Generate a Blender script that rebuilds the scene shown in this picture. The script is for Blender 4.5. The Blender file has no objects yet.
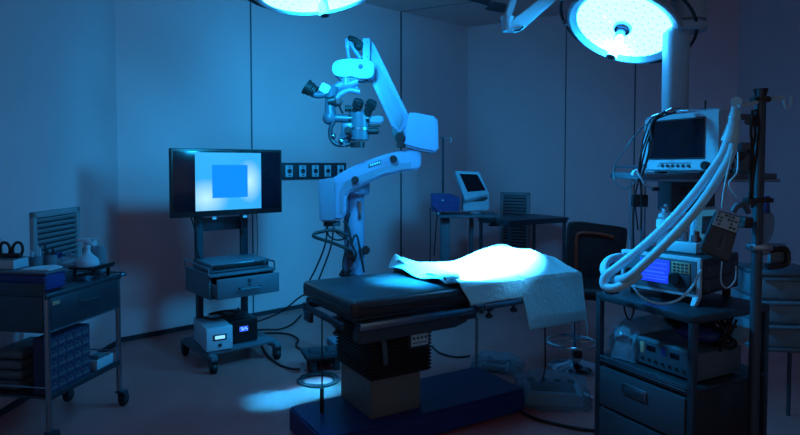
import bpy, bmesh, math, random
from mathutils import Vector, Matrix
random.seed(7)
PI = math.pi
R = math.radians
sc = bpy.context.scene
C = sc.collection

# ------------------------------------------------------------------ camera, world, lights, exposure
FPX, PX0, PY0, PITCH, CAMZ = 600.0, 400.0, 188.0, R(2.2), 1.3
cam_d = bpy.data.cameras.new('camera')
cam = bpy.data.objects.new('camera', cam_d); C.objects.link(cam)
cam.location = (0, 0, CAMZ); cam.rotation_euler = (PI/2 - PITCH, 0, 0)
cam_d.sensor_width = 36; cam_d.sensor_fit = 'HORIZONTAL'
cam_d.lens = FPX*36/800; cam_d.shift_y = -(217.5-PY0)/800
cam_d.clip_start = .05
sc.camera = cam
sc.view_settings.view_transform = 'Standard'; sc.view_settings.look = 'None'
sc.view_settings.gamma = 1; sc.view_settings.exposure = 0; sc.view_settings.use_curve_mapping = False
sc.cycles.use_denoising = True
sc.cycles.max_bounces = 8; sc.cycles.diffuse_bounces = 5; sc.cycles.transparent_max_bounces = 12
sc.cycles.sample_clamp_indirect = 6
w = bpy.data.worlds.new('room_ambient'); sc.world = w; w.use_nodes = True
wb = w.node_tree.nodes['Background']
wb.inputs[0].default_value = (0.44, 0.42, 0.50, 1); wb.inputs[1].default_value = 0.30

def norm(v): return Vector(v).normalized()
LAMP_R = (Vector((1.18, 3.2, 2.03)), norm((-.42, -.30, -.855)))     # surgical light over the drape
LAMP_L = (Vector((-.37, 2.8, 2.13)), norm((.17, -.14, -.97)))       # surgical light over the head end
def area(name, pos, aim, size, spread, power, col):
    d = bpy.data.lights.new(name, 'AREA'); d.shape = 'DISK'; d.size = size; d.energy = power; d.color = col
    d.spread = spread
    o = bpy.data.objects.new(name, d); C.objects.link(o); o.location = pos
    o.rotation_euler = (Vector(aim)-Vector(pos)).to_track_quat('-Z', 'Y').to_euler()
    return o
LC = (0.010, 0.45, 1.0)
area('surgical_beam', LAMP_R[0]+LAMP_R[1]*.012, (.42, 3.25, .8), .26, R(20), 88, (.13, .52, 1.0))
area('surgical_beam', LAMP_L[0]+LAMP_L[1]*.012, (-.70, 3.30, 0), .10, R(9), 24, (.01, .42, 1.0))
area('surgical_beam', LAMP_L[0]+LAMP_L[1]*.012, (-.47, 3.47, 0), .10, R(10), 34, (.01, .42, 1.0))
area('surgical_beam', LAMP_L[0]+LAMP_L[1]*.012, (.06, 3.02, .72), .22, R(13), 26, (.01, .42, 1.0))
def spot(name, pos, aim, deg, power, col, rad, blend=1.):
    d = bpy.data.lights.new(name, 'SPOT'); d.energy = power; d.color = col; d.spot_size = R(deg); d.spot_blend = blend
    d.shadow_soft_size = rad
    o = bpy.data.objects.new(name, d); C.objects.link(o); o.location = pos
    o.rotation_euler = (Vector(aim)-Vector(pos)).to_track_quat('-Z', 'Y').to_euler()
    return o
spot('added_wash', LAMP_L[0]+Vector((.02, .12, -.11)), (-.80, 5.4, 1.34), 120, 165, LC, .12)  # added fill spots beside the lamps, brightening walls and the equipment at right
spot('added_wash', LAMP_L[0]+Vector((.12, .02, -.11)), (1.1, 2.5, 1.0), 46, 190, LC, .08)
spot('added_wash', LAMP_R[0]+Vector((0, .10, -.12)), (1.3, 6.4, 1.7), 150, 42, (.03, .40, 1.0), .09)
spot('added_wash', LAMP_R[0]+Vector((-.08, .05, -.16)), (-1.35, 4.8, 1.35), 118, 175, LC, .30)

# ------------------------------------------------------------------ helpers
def ray(px, py):
    x, y = (px-PX0)/FPX, -(py-PY0)/FPX
    return Vector((x, math.cos(PITCH)+y*math.sin(PITCH), -math.sin(PITCH)+y*math.cos(PITCH)))
def W(px, py, Y):
    r = ray(px, py); return Vector((0, 0, CAMZ))+r*(Y/r.y)
def onz(px, py, z):
    r = ray(px, py); return Vector((0, 0, CAMZ))+r*((z-CAMZ)/r.z)

MATS = {}
def mat(name, col, rough=.5, metal=0., emit=None, es=0., var=.06, scale=25, bump=0., trans=0., alpha=1., ior=1.45, spec=.5, coat=0.):
    m = bpy.data.materials.new(name); m.use_nodes = True
    nt = m.node_tree; b = nt.nodes['Principled BSDF']
    tc = nt.nodes.new('ShaderNodeTexCoord'); nz = nt.nodes.new('ShaderNodeTexNoise')
    nz.inputs['Scale'].default_value = scale; nz.inputs['Detail'].default_value = 4
    nt.links.new(tc.outputs['Object'], nz.inputs['Vector'])
    rp = nt.nodes.new('ShaderNodeValToRGB')
    rp.color_ramp.elements[0].position = .3; rp.color_ramp.elements[1].position = .7
    rp.color_ramp.elements[0].color = tuple(c*(1-var) for c in col)+(1,)
    rp.color_ramp.elements[1].color = tuple(min(1, c*(1+var)) for c in col)+(1,)
    nt.links.new(nz.outputs['Fac'], rp.inputs['Fac']); nt.links.new(rp.outputs['Color'], b.inputs['Base Color'])
    b.inputs['Roughness'].default_value = rough; b.inputs['Metallic'].default_value = metal
    b.inputs['IOR'].default_value = ior; b.inputs['Specular IOR Level'].default_value = spec
    b.inputs['Transmission Weight'].default_value = trans; b.inputs['Alpha'].default_value = alpha
    b.inputs['Coat Weight'].default_value = coat
    if emit:
        b.inputs['Emission Color'].default_value = tuple(emit)+(1,); b.inputs['Emission Strength'].default_value = es
    if bump:
        bp = nt.nodes.new('ShaderNodeBump'); bp.inputs['Strength'].default_value = bump; bp.inputs['Distance'].default_value = .01
        nt.links.new(nz.outputs['Fac'], bp.inputs['Height']); nt.links.new(bp.outputs['Normal'], b.inputs['Normal'])
    MATS[name] = m; return m
mat('wall_paint', (.74, .51, .55), .55, var=.03, scale=2)
mat('ceiling_paint', (.74, .50, .50), .7, var=.03, scale=2)
mat('floor_vinyl', (.50, .155, .15), .38, var=.10, scale=3, spec=.35)
mat('dark_trim', (.02, .03, .04), .5)
mat('seam', (.06, .09, .11), .6)
mat('white_enamel', (.36, .62, .74), .32, var=.02)
mat('lamp_paint', (.28, .46, .55), .35, var=.02)
mat('brushed_column', (.20, .22, .20), .45, metal=.5, var=.05)
mat('optics_grey', (.05, .085, .12), .35)
mat('screen_pale', (.02, .05, .08), .3, emit=(.03, .24, .46), es=.5)
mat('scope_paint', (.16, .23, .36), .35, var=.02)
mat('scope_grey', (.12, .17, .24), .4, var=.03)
mat('vent_paint', (.26, .30, .34), .5, var=.02)
mat('white_plastic', (.34, .62, .74), .42, var=.03)
mat('grey_plastic', (.075, .135, .175), .45)
mat('mid_grey', (.04, .075, .10), .45)
mat('dark_grey', (.02, .035, .05), .45)
mat('black_plastic', (.012, .013, .016), .35)
mat('black_rubber', (.01, .011, .013), .6)
mat('black_leather', (.030, .036, .042), .30, bump=.08, scale=90, spec=.7)
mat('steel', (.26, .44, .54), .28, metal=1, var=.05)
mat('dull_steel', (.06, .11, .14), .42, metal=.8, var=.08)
mat('chrome', (.5, .72, .8), .12, metal=1, var=.02)
mat('dark_steel', (.06, .10, .13), .4, metal=.6)
mat('navy_plate', (.010, .03, .16), .45, var=.08)
mat('navy_plastic', (.02, .05, .22), .45)
mat('blue_plastic', (.015, .06, .28), .4)
mat('drape_paper', (.36, .84, .92), .85, bump=.5, scale=55, var=.03)
mat('paper', (.45, .78, .88), .8)
mat('glass', (.75, .85, .9), .05, alpha=.28)
mat('clear_plastic', (.40, .68, .82), .18, alpha=.34, bump=.4, scale=18)
mat('crinkled_plastic', (.16, .34, .44), .16, alpha=.46, bump=.35, scale=16, var=.15)
mat('frosted_plastic', (.16, .30, .38), .35, alpha=.72)
mat('hose_plastic', (.34, .80, .95), .30, var=.03)
mat('screen_dark', (.004, .007, .014), .14, spec=.7)
mat('stool_leather', (.012, .014, .018), .45)
mat('orange_piping', (.24, .03, .012), .5)
mat('carton_blue', (.015, .035, .10), .6)
mat('tan_label', (.45, .36, .22), .5)
mat('led_face', (.9, .95, 1), .4, emit=(.055, .45, 1.0), es=12.0)
mat('led_lens', (.6, .7, .75), .3, emit=(.25, .70, 1.0), es=1.0)
mat('screen_blue', (.02, .05, .4), .3, emit=(.012, .055, .95), es=.9)
mat('screen_line', (.02, .05, .4), .3, emit=(.025, .12, 1.0), es=1.0)
mat('screen_square', (.0, .004, .02), .3, emit=(.004, .26, 1.0), es=1.0)
mat('display_white', (.3, .5, .8), .3, emit=(.30, .75, 1.0), es=1.0)
mat('display_blue', (.05, .1, .8), .3, emit=(.05, .15, 1.0), es=.9)
# the live picture on the television: a pale blue video field with two soft white blooms
m = bpy.data.materials.new('video_picture'); m.use_nodes = True; nt = m.node_tree; b = nt.nodes['Principled BSDF']
tc = nt.nodes.new('ShaderNodeTexCoord'); 
def bloom(cx, cz, rx, rz):
    mp = nt.nodes.new('ShaderNodeMapping'); mp.vector_type = 'POINT'
    mp.inputs['Location'].default_value = (-cx/rx, 0, -cz/rz); mp.inputs['Scale'].default_value = (1/rx, 0, 1/rz)
    g = nt.nodes.new('ShaderNodeTexGradient'); g.gradient_type = 'SPHERICAL'
    nt.links.new(tc.outputs['Object'], mp.inputs['Vector']); nt.links.new(mp.outputs['Vector'], g.inputs['Vector']); return g
g1 = bloom(-.165, 1.085, .16, .13); g2 = bloom(.135, 1.19, .10, .15)
ad = nt.nodes.new('ShaderNodeMath'); ad.operation = 'ADD'; ad.use_clamp = True
nt.links.new(g1.outputs['Fac'], ad.inputs[0]); nt.links.new(g2.outputs['Fac'], ad.inputs[1])
rp = nt.nodes.new('ShaderNodeValToRGB')
rp.color_ramp.elements[0].color = (.035, .42, .92, 1); rp.color_ramp.elements[1].color = (.55, .92, 1, 1)
nt.links.new(ad.outputs[0], rp.inputs['Fac']); nt.links.new(rp.outputs['Color'], b.inputs['Emission Color'])
b.inputs['Emission Strength'].default_value = 1.0; b.inputs['Base Color'].default_value = (.005, .01, .02, 1); b.inputs['Roughness'].default_value = .3
MATS['video_picture'] = m

class MB:
    """collects shapes into one mesh"""
    def __init__(s): s.bm = bmesh.new()
    def _merge(s, b2, M=None):
        if M is not None: b2.transform(M)
        me = bpy.data.meshes.new('tmp'); b2.to_mesh(me); b2.free(); s.bm.from_mesh(me); bpy.data.meshes.remove(me)
    def box(s, c, d, bev=.004, rot=None, seg=2):
        b = bmesh.new(); bmesh.ops.create_cube(b, size=1)
        bmesh.ops.scale(b, vec=d, verts=b.verts)
        bev = min(bev, min(d)*.45)
        if bev > 0: bmesh.ops.bevel(b, geom=b.edges[:], offset=bev, segments=seg, affect='EDGES', profile=.5)
        M = Matrix.Translation(c)
        if rot is not None: M = M @ (rot if isinstance(rot, Matrix) else Matrix.Rotation(rot, 4, 'Z'))
        s._merge(b, M); return s
    def cyl(s, p, q, r, r2=None, n=20, bev=0.):
        p, q = Vector(p), Vector(q); r2 = r if r2 is None else r2
        b = bmesh.new(); L = (q-p).length
        bmesh.ops.create_cone(b, cap_ends=True, segments=n, radius1=r, radius2=r2, depth=L)
        if bev: 
            es = [e for e in b.edges if abs(e.verts[0].co.z-e.verts[1].co.z) < 1e-6]
            bmesh.ops.bevel(b, geom=es, offset=bev, segments=2, affect='EDGES')
        s._merge(b, Matrix.Translation((p+q)/2) @ (q-p).to_track_quat('Z', 'Y').to_matrix().to_4x4()); return s
    def sph(s, c, r, n=20, sc_=(1, 1, 1), rot=None):
        b = bmesh.new(); bmesh.ops.create_uvsphere(b, u_segments=n, v_segments=n//2+2, radius=r)
        bmesh.ops.scale(b, vec=sc_, verts=b.verts)
        M = Matrix.Translation(c)
        if rot is not None: M = M @ rot
        s._merge(b, M); return s
    def tube(s, pts, r, n=8, sub=6, rf=None, closed=False):
        P = spline(pts, sub, closed); rings = []; prev = None; N = len(P)
        for i, p in enumerate(P):
            a = P[(i-1) % N] if (i or closed) else P[0]; c = P[(i+1) % N] if (i < N-1 or closed) else P[-1]
            t = (c-a).normalized()
            if prev is None:
                u = t.orthogonal().normalized()
            else:
                u = (prev-t*prev.dot(t))
                u = u.normalized() if u.length > 1e-6 else t.orthogonal().normalized()
            prev = u; v = t.cross(u); rr = rf(i/(N-1)) if rf else r
            rings.append([s.bm.verts.new(p+(u*math.cos(2*PI*k/n)+v*math.sin(2*PI*k/n))*rr) for k in range(n)])
        for i in range(N-1 if not closed else N):
            A, B = rings[i], rings[(i+1) % N]
            for k in range(n): s.bm.faces.new((A[k], A[(k+1) % n], B[(k+1) % n], B[k]))
        if not closed:
            s.bm.faces.new(rings[0][::-1]); s.bm.faces.new(rings[-1])
        return s
    def lathe(s, c, prof, n=28, M=None):
        b = bmesh.new(); rings = []
        for r, z in prof: rings.append([b.verts.new((max(r, 1e-4)*math.cos(2*PI*k/n), max(r, 1e-4)*math.sin(2*PI*k/n), z)) for k in range(n)])
        for i in range(len(rings)-1):
            for k in range(n): b.faces.new((rings[i][k], rings[i][(k+1) % n], rings[i+1][(k+1) % n], rings[i+1][k]))
        b.faces.new(rings[0][::-1]); b.faces.new(rings[-1])
        s._merge(b, Matrix.Translation(c) @ (M if M is not None else Matrix.Identity(4))); return s
    def prism(s, pts, vec, bev=0.):
        b = bmesh.new(); vec = Vector(vec); vs = [b.verts.new(Vector(p)) for p in pts]; f = b.faces.new(vs)
        e = bmesh.ops.extrude_face_region(b, geom=[f])
        bmesh.ops.translate(b, vec=vec, verts=[x for x in e['geom'] if isinstance(x, bmesh.types.BMVert)])
        bmesh.ops.recalc_face_normals(b, faces=b.faces[:])
        if bev: bmesh.ops.bevel(b, geom=b.edges[:], offset=bev, segments=2, affect='EDGES', clamp_overlap=True)
        s._merge(b); return s
def spline(pts, sub=6, closed=False):
    P = [Vector(p) for p in pts]
    if sub <= 1 or len(P) < 3: return P
    out = []; n = len(P)
    for i in range(n if closed else n-1):
        g = (lambda j: P[j % n]) if closed else (lambda j: P[max(0, min(n-1, j))])
        p0, p1, p2, p3 = g(i-1), g(i), g(i+1), g(i+2)
        for k in range(sub):
            t = k/sub
            out.append(.5*((2*p1)+(p2-p0)*t+(2*p0-5*p1+4*p2-p3)*t*t+(3*p1-p0-3*p2+p3)*t**3))
    if not closed: out.append(P[-1])
    return out

def obj(name, mb, m, parent=None, world=False, smooth=True):
    """link the collected mesh; world=True when the shapes were given in room coordinates"""
    bm = mb.bm
    if world and parent is not None:
        root = parent
        while root.parent: root = root.parent
        bm.transform((Matrix.Translation(root.location) @ root.rotation_euler.to_matrix().to_4x4()).inverted())
    bmesh.ops.recalc_face_normals(bm, faces=bm.faces[:])
    me = bpy.data.meshes.new(name); bm.to_mesh(me); bm.free()
    me.materials.append(MATS[m])
    o = bpy.data.objects.new(name, me); C.objects.link(o)
    if smooth:
        for p in me.polygons: p.use_smooth = True
        try: me.set_sharp_from_angle(angle=R(38))
        except Exception: pass
    if parent is not None: o.parent = parent
    return o
def tag(o, label, cat, group=None):
    o['label'] = label; o['category'] = cat
    if group: o['group'] = group
    return o
def thing(name, label, cat, loc=(0, 0, 0), rotz=0, group=None):
    o = bpy.data.objects.new(name, None); C.objects.link(o); o.empty_display_size = .1
    o.location = loc; o.rotation_euler = (0, 0, rotz); return tag(o, label, cat, group)
def struct(name, mb, m, parent=None):
    o = obj(name, mb, m, parent, smooth=False)
    if parent is None: o['kind'] = 'structure'
    return o
def solo(name, mb, m, label, cat, base=None, group=None):
    """a thing that is one mesh, given in room coordinates, with its origin moved to its base"""
    o = obj(name, mb, m)
    v = Vector(base) if base is not None else sum((x.co for x in o.data.vertices), Vector())/len(o.data.vertices)
    o.data.transform(Matrix.Translation(-v)); o.location = v
    return tag(o, label, cat, group)
def dup(root, loc, rotz, label=None):
    r = root.copy(); C.objects.link(r); r.location = loc; r.rotation_euler = (0, 0, rotz)
    if label: r['label'] = label
    for ch in list(root.children):
        c = ch.copy(); C.objects.link(c); c.parent = r
        for g in list(ch.children):
            d = g.copy(); C.objects.link(d); d.parent = c
    return r

# ------------------------------------------------------------------ the room
HC = 2.88
V2 = lambda v: Vector((v.x, v.y, 0))
cA = Vector((-2.05, 4.36, 0)); cB = Vector((.78, 6.96, 0)); cC = Vector((3.09, 5.53, 0))
cL = Vector((-2.14, -.6, 0)); cR = Vector((3.25, -.6, 0))
struct('floor', MB().box((.5, 3.2, -.05), (7.2, 8.6, .1), 0), 'floor_vinyl')
struct('ceiling', MB().box((.5, 3.2, HC+.05), (7.2, 8.6, .1), 0), 'ceiling_paint')
def wall(name, a, b, ext=0.0):
    d = (b-a).normalized(); n = Vector((-d.y, d.x, 0))       # outward
    a2, b2 = a-d*ext, b+d*ext
    struct(name, MB().prism([a2, b2, b2+n*.1, a2+n*.1], (0, 0, HC)), 'wall_paint')
    return d, n
def base(name, a, b):
    d = (b-a).normalized(); n = Vector((-d.y, d.x, 0))
    struct(name, MB().prism([a-n*.012, b-n*.012, b+n*.002, a+n*.002], (0, 0, .035)), 'dark_trim')
dL, nL = wall('wall_left', cL, cA)
dA, nA = wall('wall_back_left', cA, cB)
dB, nB = wall('wall_back_right', cB, cC)
dR, nR = wall('wall_right', cC, cR)
base('baseboard_left', cL, cA); base('baseboard_back_left', cA, cB); base('baseboard_back_right', cB, cC); base('baseboard_right', cC, cR)
def onwall(px, a, b, z=0.):
    r = ray(px, 165); d = b-a
    # r.x*s = a.x + d.x t ; r.y*s = a.y + d.y t
    den = d.x*r.y-d.y*r.x
    t = (a.y*r.x-a.x*r.y)/den
    p = a+d*t; return Vector((p.x, p.y, z))
k = 1
def seam(px, a, b, n, wd=.012):
    global k
    p = onwall(px, a, b); d = (b-a).normalized()
    struct('trim_%d' % k, MB().prism([p-d*wd/2-n*.002, p+d*wd/2-n*.002, p+d*wd/2+n*.001, p-d*wd/2+n*.001], (0, 0, HC)), 'seam'); k += 1
seam(252, cA, cB, nA, .014); seam(401, cA, cB, nA, .022); seam(565, cB, cC, nB, .012); seam(634, cB, cC, nB, .014)
# ceiling joint running from the wall seam, and dark inset grilles
pj = onwall(401, cA, cB)
struct('trim_%d' % k, MB().prism([(pj.x-.01, pj.y, HC-.002), (pj.x+.01, pj.y, HC-.002), (1.62, 5.4, HC-.002), (1.60, 5.4, HC-.002)], (0, 0, .003)), 'seam'); k += 1
def on_ceiling(px, py): return onz(px, py, HC)
for i, (q, lab) in enumerate([([(463, -3), (489, 4), (492, -6), (470, -12)], 'dark ceiling grille nearer the elbow arm of the lamp, left one of two'),
          ([(486, 8), (503, 11), (512, 5), (494, 2)], 'dark ceiling grille just left of the lamp arm elbow')]):
    P = [on_ceiling(*p) for p in q]
    for p in P: p.z = HC-.012
    t = thing('ceiling_grille', lab, 'grille', sum(P, Vector())/4, group='dark grilles in the ceiling')
    obj('panel', MB().prism(P, (0, 0, .011)), 'dark_grey', t, world=True)
    f = MB()
    for j in range(4): f.cyl(P[j], P[(j+1) % 4], .008, n=6)
    obj('frame', f, 'grey_plastic', t, world=True)

# louvred wall vents
def vent(label, pa, pb, z0, z1, n, nsl):
    d = (pb-pa); L = d.length; d.normalize(); n = -n      # into the room
    ang = math.atan2(d.y, d.x)
    t = thing('wall_vent', label, 'vent', (pa.x+d.x*L/2, pa.y+d.y*L/2, z0), ang, 'louvred wall vents')
    H = z1-z0; f = MB(); b = .035
    s = -1 if n.dot(Vector((-math.sin(ang), math.cos(ang), 0))) < 0 else 1
    f.box((0, s*.012, b/2), (L, .024, b)); f.box((0, s*.012, H-b/2), (L, .024, b))
    f.box((-L/2+b/2, s*.012, H/2), (b, .024, H)); f.box((L/2-b/2, s*.012, H/2), (b, .024, H))
    obj('vent_frame', f, 'vent_paint', t)
    obj('backing', MB().box((0, s*.004, H/2), (L-.03, .006, H-.03), 0), 'dark_grey', t)
    for i in range(nsl):
        z = b+(i+.5)*(H-2*b)/nsl
        obj('slat', MB().box((0, s*.015, z), (L-2*b, .004, (H-2*b)/nsl*.82), .001, rot=Matrix.Rotation(-s*R(38), 4, 'X')), 'vent_paint', t)
pa, pb = onwall(28, cL, cA), onwall(75.5, cL, cA)
vent('white louvred vent on left wall behind the instrument cart', pa, pb, .62, 1.035, nL, 11)
pa, pb = onwall(501, cB, cC), onwall(530.5, cB, cC)
vent('white louvred vent low on the wall behind the steel table', pa, pb, .30, 1.0, nB, 18)
# strip of wall sockets
pa, pb = onwall(268, cA, cB), onwall(345, cA, cB)
L = (pb-pa).length; d = (pb-pa).normalized(); mid = (pa+pb)/2
t = thing('socket_strip', 'dark strip of five white sockets on the wall behind the microscope', 'socket panel', (mid.x, mid.y, 1.2), math.atan2(d.y, d.x))
obj('backplate', MB().box((0, -.011, .045), (L, .02, .15), .003), 'dark_grey', t)
for px in (287.5, 301, 313.7, 326, 339):
    q = onwall(px, cA, cB); x = (q-mid).dot(d)
    fr = obj('socket', MB().box((x, -.026, .045), (.074, .010, .105), .006), 'white_plastic', t)
    obj('socket_insert', MB().cyl((x, -.036, .045), (x, -.030, .045), .022).box((x, -.033, .082), (.02, .006, .008), .001).box((x, -.033, .008), (.02, .006, .008), .001), 'dark_grey', fr)

# ------------------------------------------------------------------ surgical lights
def frame_of(n, up_hint=Vector((0, 1, 0))):
    z = Vector(n); x = up_hint.cross(z).normalized(); y = z.cross(x)
    return Matrix((x, y, z)).transposed().to_4x4()
def surgical_lamp(label, P, n, Rr, handle_len, fr=.248):
    t = thing('surgical_light', label, 'surgical light', P, group='round surgical lights')
    F = frame_of(n)            # local +z = shining direction
    s = Rr/.30
    dome = [(0, -.105), (.07*s, -.10), (.16*s, -.085), (.25*s, -.055), (.292*s, -.02), (.30*s, 0), (.298*s, .012), (.285*s, .016), (.272*s, .010), ((fr+.004)*s, -.004), (0, -.006)]
    obj('lamp_housing', MB().lathe((0, 0, 0), dome, 56, F), 'lamp_paint', t)
    obj('light_face', MB().lathe((0, 0, 0), [(0, -.001), (fr*s, -.001), (fr*s, .003), (0, .003)], 56, F), 'led_face', t)
    e0 = None
    for ring, cnt in ((.075, 10), (.115, 16), (.152, 20), (.190, 24), (.228, 28)):
        for i in range(cnt):
            a = 2*PI*i/cnt+ring*9; c = F @ Vector((ring*s*math.cos(a), ring*s*math.sin(a), .014))
            if e0 is None: e0 = obj('led_lens', MB().lathe((0, 0, 0), [(0, -.002), (.0046, -.002), (.0046, .002), (0, .002)], 8, F), 'led_lens', t); e = e0
            else: e = e0.copy(); C.objects.link(e)
            e.location = c
    obj('handle_socket', MB().lathe((0, 0, 0), [(0, .0), (.048, .0), (.048, .018), (.040, .030), (.036, .030), (0, .031)], 32, F), 'steel', t)
    h = obj('sterile_handle', MB().lathe((0, 0, 0), [(0, .03), (.022, .03), (.024, .05), (.025, handle_len-.02), (.027, handle_len-.01), (.026, handle_len), (0, handle_len)], 24, F), 'white_plastic', t)
    obj('camera_window', MB().lathe((0, 0, 0), [(0, handle_len), (.016, handle_len), (.016, handle_len+.003), (0, handle_len+.003)], 20, F), 'black_plastic', h)
    # dark grab rail round the housing, on three brackets
    g = MB(); rr = Rr*1.17
    g.tube([F @ Vector((rr*math.cos(a), rr*math.sin(a), -.035)) for a in [R(x) for x in range(0, 360, 12)]], .0085, n=8, sub=3, closed=True)
    obj('grab_rail', g, 'dark_grey', t)
    for a in (R(-140), R(-40), R(45), R(140)):
        obj('rail_bracket', MB().cyl(F @ Vector((rr*math.cos(a), rr*math.sin(a), -.035)), F @ Vector((.26*s*math.cos(a), .26*s*math.sin(a), -.045)), .012, n=10), 'lamp_paint', t)
    return t, F
tR, FR = surgical_lamp('white round surgical light shining over the draped table, tilted towards us, upper right', LAMP_R[0], LAMP_R[1], .30, .20)
tL, FL = surgical_lamp('white round surgical light cut by the picture top, above the microscope', LAMP_L[0], LAMP_L[1], .31, .15, .275)
# suspension arms
a = MB(); ctr = FR @ Vector((0, 0, -.10)) + LAMP_R[0]
top = W(640, -35, 3.5)
a.tube([ctr, ctr+Vector((.02, .08, .07)), ctr+Vector((.05, .18, .22)), top, (top.x, top.y, HC-.01)], .03, n=12, sub=4)
obj('yoke', a, 'lamp_paint', tR, world=True)
a = MB(); ctr = FL @ Vector((0, 0, -.10)) + LAMP_L[0]
a.tube([ctr, ctr+Vector((0, .05, .1)), ctr+Vector((.05, .2, .3)), (ctr.x+.1, ctr.y+.3, HC-.01)], .03, n=12, sub=4)
obj('yoke', a, 'lamp_paint', tL, world=True)
# spring arm with elbow
Ye = 3.3
t = thing('lamp_spring_arm', 'pale blue-white folding ceiling arm with an elbow, left of the tilted surgical light', 'ceiling arm', W(511, 26, Ye))
q = W(517, -32, Ye)
obj('drop_arm', MB().prism([W(504, 19, Ye-.02), W(511, 19, Ye-.02), W(528, -36, Ye-.02), W(519, -36, Ye-.02)], (0, .05, 0), .006), 'white_enamel', t, world=True)
obj('elbow', MB().cyl(W(507.5, 18, Ye), W(509, 31, Ye), .036).sph(W(514, 27, Ye), .032).cyl(W(508, 17, Ye), W(507.7, 20.5, Ye), .040), 'white_enamel', t, world=True)
up = W(566, -15, Ye)
obj('spring_arm', MB().prism([W(508, 30, Ye-.035), W(518, 30.5, Ye-.035), W(524, 28, Ye-.035), W(572, -14, Ye-.035), W(560, -18, Ye-.035), W(508, 22, Ye-.035)], (0, .07, 0), .008), 'white_enamel', t, world=True)
obj('elbow_cap', MB().tube([W(514, 30.5, Ye-.045), W(519, 30, Ye-.045), W(523, 26.5, Ye-.045)], .006), 'black_plastic', t, world=True)
obj('ceiling_tube', MB().cyl((up.x, up.y+.02, up.z-.02), (up.x, up.y+.02, HC-.005), .035).cyl((up.x, up.y+.02, HC-.03), (up.x, up.y+.02, HC-.004), .11).cyl(W(523, -34, Ye)+Vector((0, .02, -.03)), Vector((W(523, -34, Ye).x, Ye+.02, HC-.004)), .03), 'white_enamel', t, world=True)

# ------------------------------------------------------------------ operating table
TR = R(31)
T0 = Vector((-.348, 2.755, 0))
t = thing('operating_table', 'black-padded operating table on a steel column and navy floor plate', 'operating table', T0, TR)
L = 1.36; ZM = .72; hw = .285
def cushion(x0, x1, z0, z1, w=hw, r=.03):
    b = bmesh.new(); bmesh.ops.create_cube(b, size=1)
    bmesh.ops.scale(b, vec=(x1-x0, 2*w, z1-z0), verts=b.verts)
    bmesh.ops.bevel(b, geom=b.edges[:], offset=r, segments=4, affect='EDGES', profile=.6)
    m_ = MB(); m_._merge(b, Matrix.Translation(((x0+x1)/2, 0, (z0+z1)/2))); return m_
c1 = obj('back_cushion', cushion(0, .63, ZM-.08, ZM), 'black_leather', t)
obj('cushion_seam', MB().tube([(.03, -hw-.002, ZM-.03), (.60, -hw-.002, ZM-.03)], .003, sub=1).tube([(-.001, -hw+.03, ZM-.03), (-.001, hw-.03, ZM-.03)], .003, sub=1), 'black_rubber', c1)
obj('leg_cushion', cushion(.645, L, ZM-.065, ZM+.0, r=.025), 'black_leather', t)
f = MB()
f.box((.32, 0, ZM-.09), (.60, .50, .016)); f.box((.99, 0, ZM-.075), (.62, .50, .016))
f.box((.33, -hw+.02, ZM-.115), (.60, .03, .045)); f.box((.33, hw-.02, ZM-.115), (.60, .03, .045))
f.box((.30, 0, ZM-.125), (.36, .34, .05))
obj('table_frame', f, 'dull_steel', t)
for s_ in (-1, 1):
    rl = obj('side_rail', MB().box((.33, s_*(hw+.015), ZM-.108), (.60, .012, .030), .002).box((1.0, s_*(hw+.015), ZM-.10), (.60, .012, .028), .002), 'steel', t)
    for x in (.08, .30, .56, .76, 1.0, 1.24): obj('rail_spacer', MB().box((x, s_*(hw-.002), ZM-.104), (.025, .03, .02), .002), 'dark_steel', rl)
obj('side_panel', MB().prism([(.03, -hw+.01, ZM-.13), (.60, -hw+.01, ZM-.13), (.62, -hw+.01, ZM-.165), (.55, -hw+.01, ZM-.185), (.05, -hw+.01, ZM-.19), (.03, -hw+.01, ZM-.18)], (0, .05, 0), .004), 'mid_grey', t)
obj('hinge', MB().cyl((.637, -hw+.02, ZM-.09), (.637, hw-.02, ZM-.09), .020).cyl((.637, -hw-.01, ZM-.09), (.637, -hw+.03, ZM-.09), .022).box((.62, -hw+.02, ZM-.13), (.09, .04, .05)), 'dark_steel', t)
# clamps under the head end and leg end
def clamp(x, y, z, label, lk):
    q = obj('clamp', MB().box((x, y, z), (.035, .03, .05)).cyl((x, y, z-.02), (x, y, z-.045), .008).sph((x, y, z-.052), .020, 12, (1, 1, .6)), 'dark_steel', t)
clamp(-.005, .20, ZM-.12, '', 0); clamp(.0, -.13, ZM-.115, '', 0); clamp(.76, -.26, ZM-.11, '', 0); clamp(.92, -.26, ZM-.10, '', 0)
obj('end_bar', MB().box((-.015, 0, ZM-.115), (.014, .46, .03)).box((-.02, .15, ZM-.15), (.02, .08, .05)), 'dull_steel', t)
obj('leg_actuator', MB().cyl((.45, 0, ZM-.15), (.95, 0, ZM-.10), .018).box((.98, 0, ZM-.10), (.07, .06, .035)), 'dark_steel', t)
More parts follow.
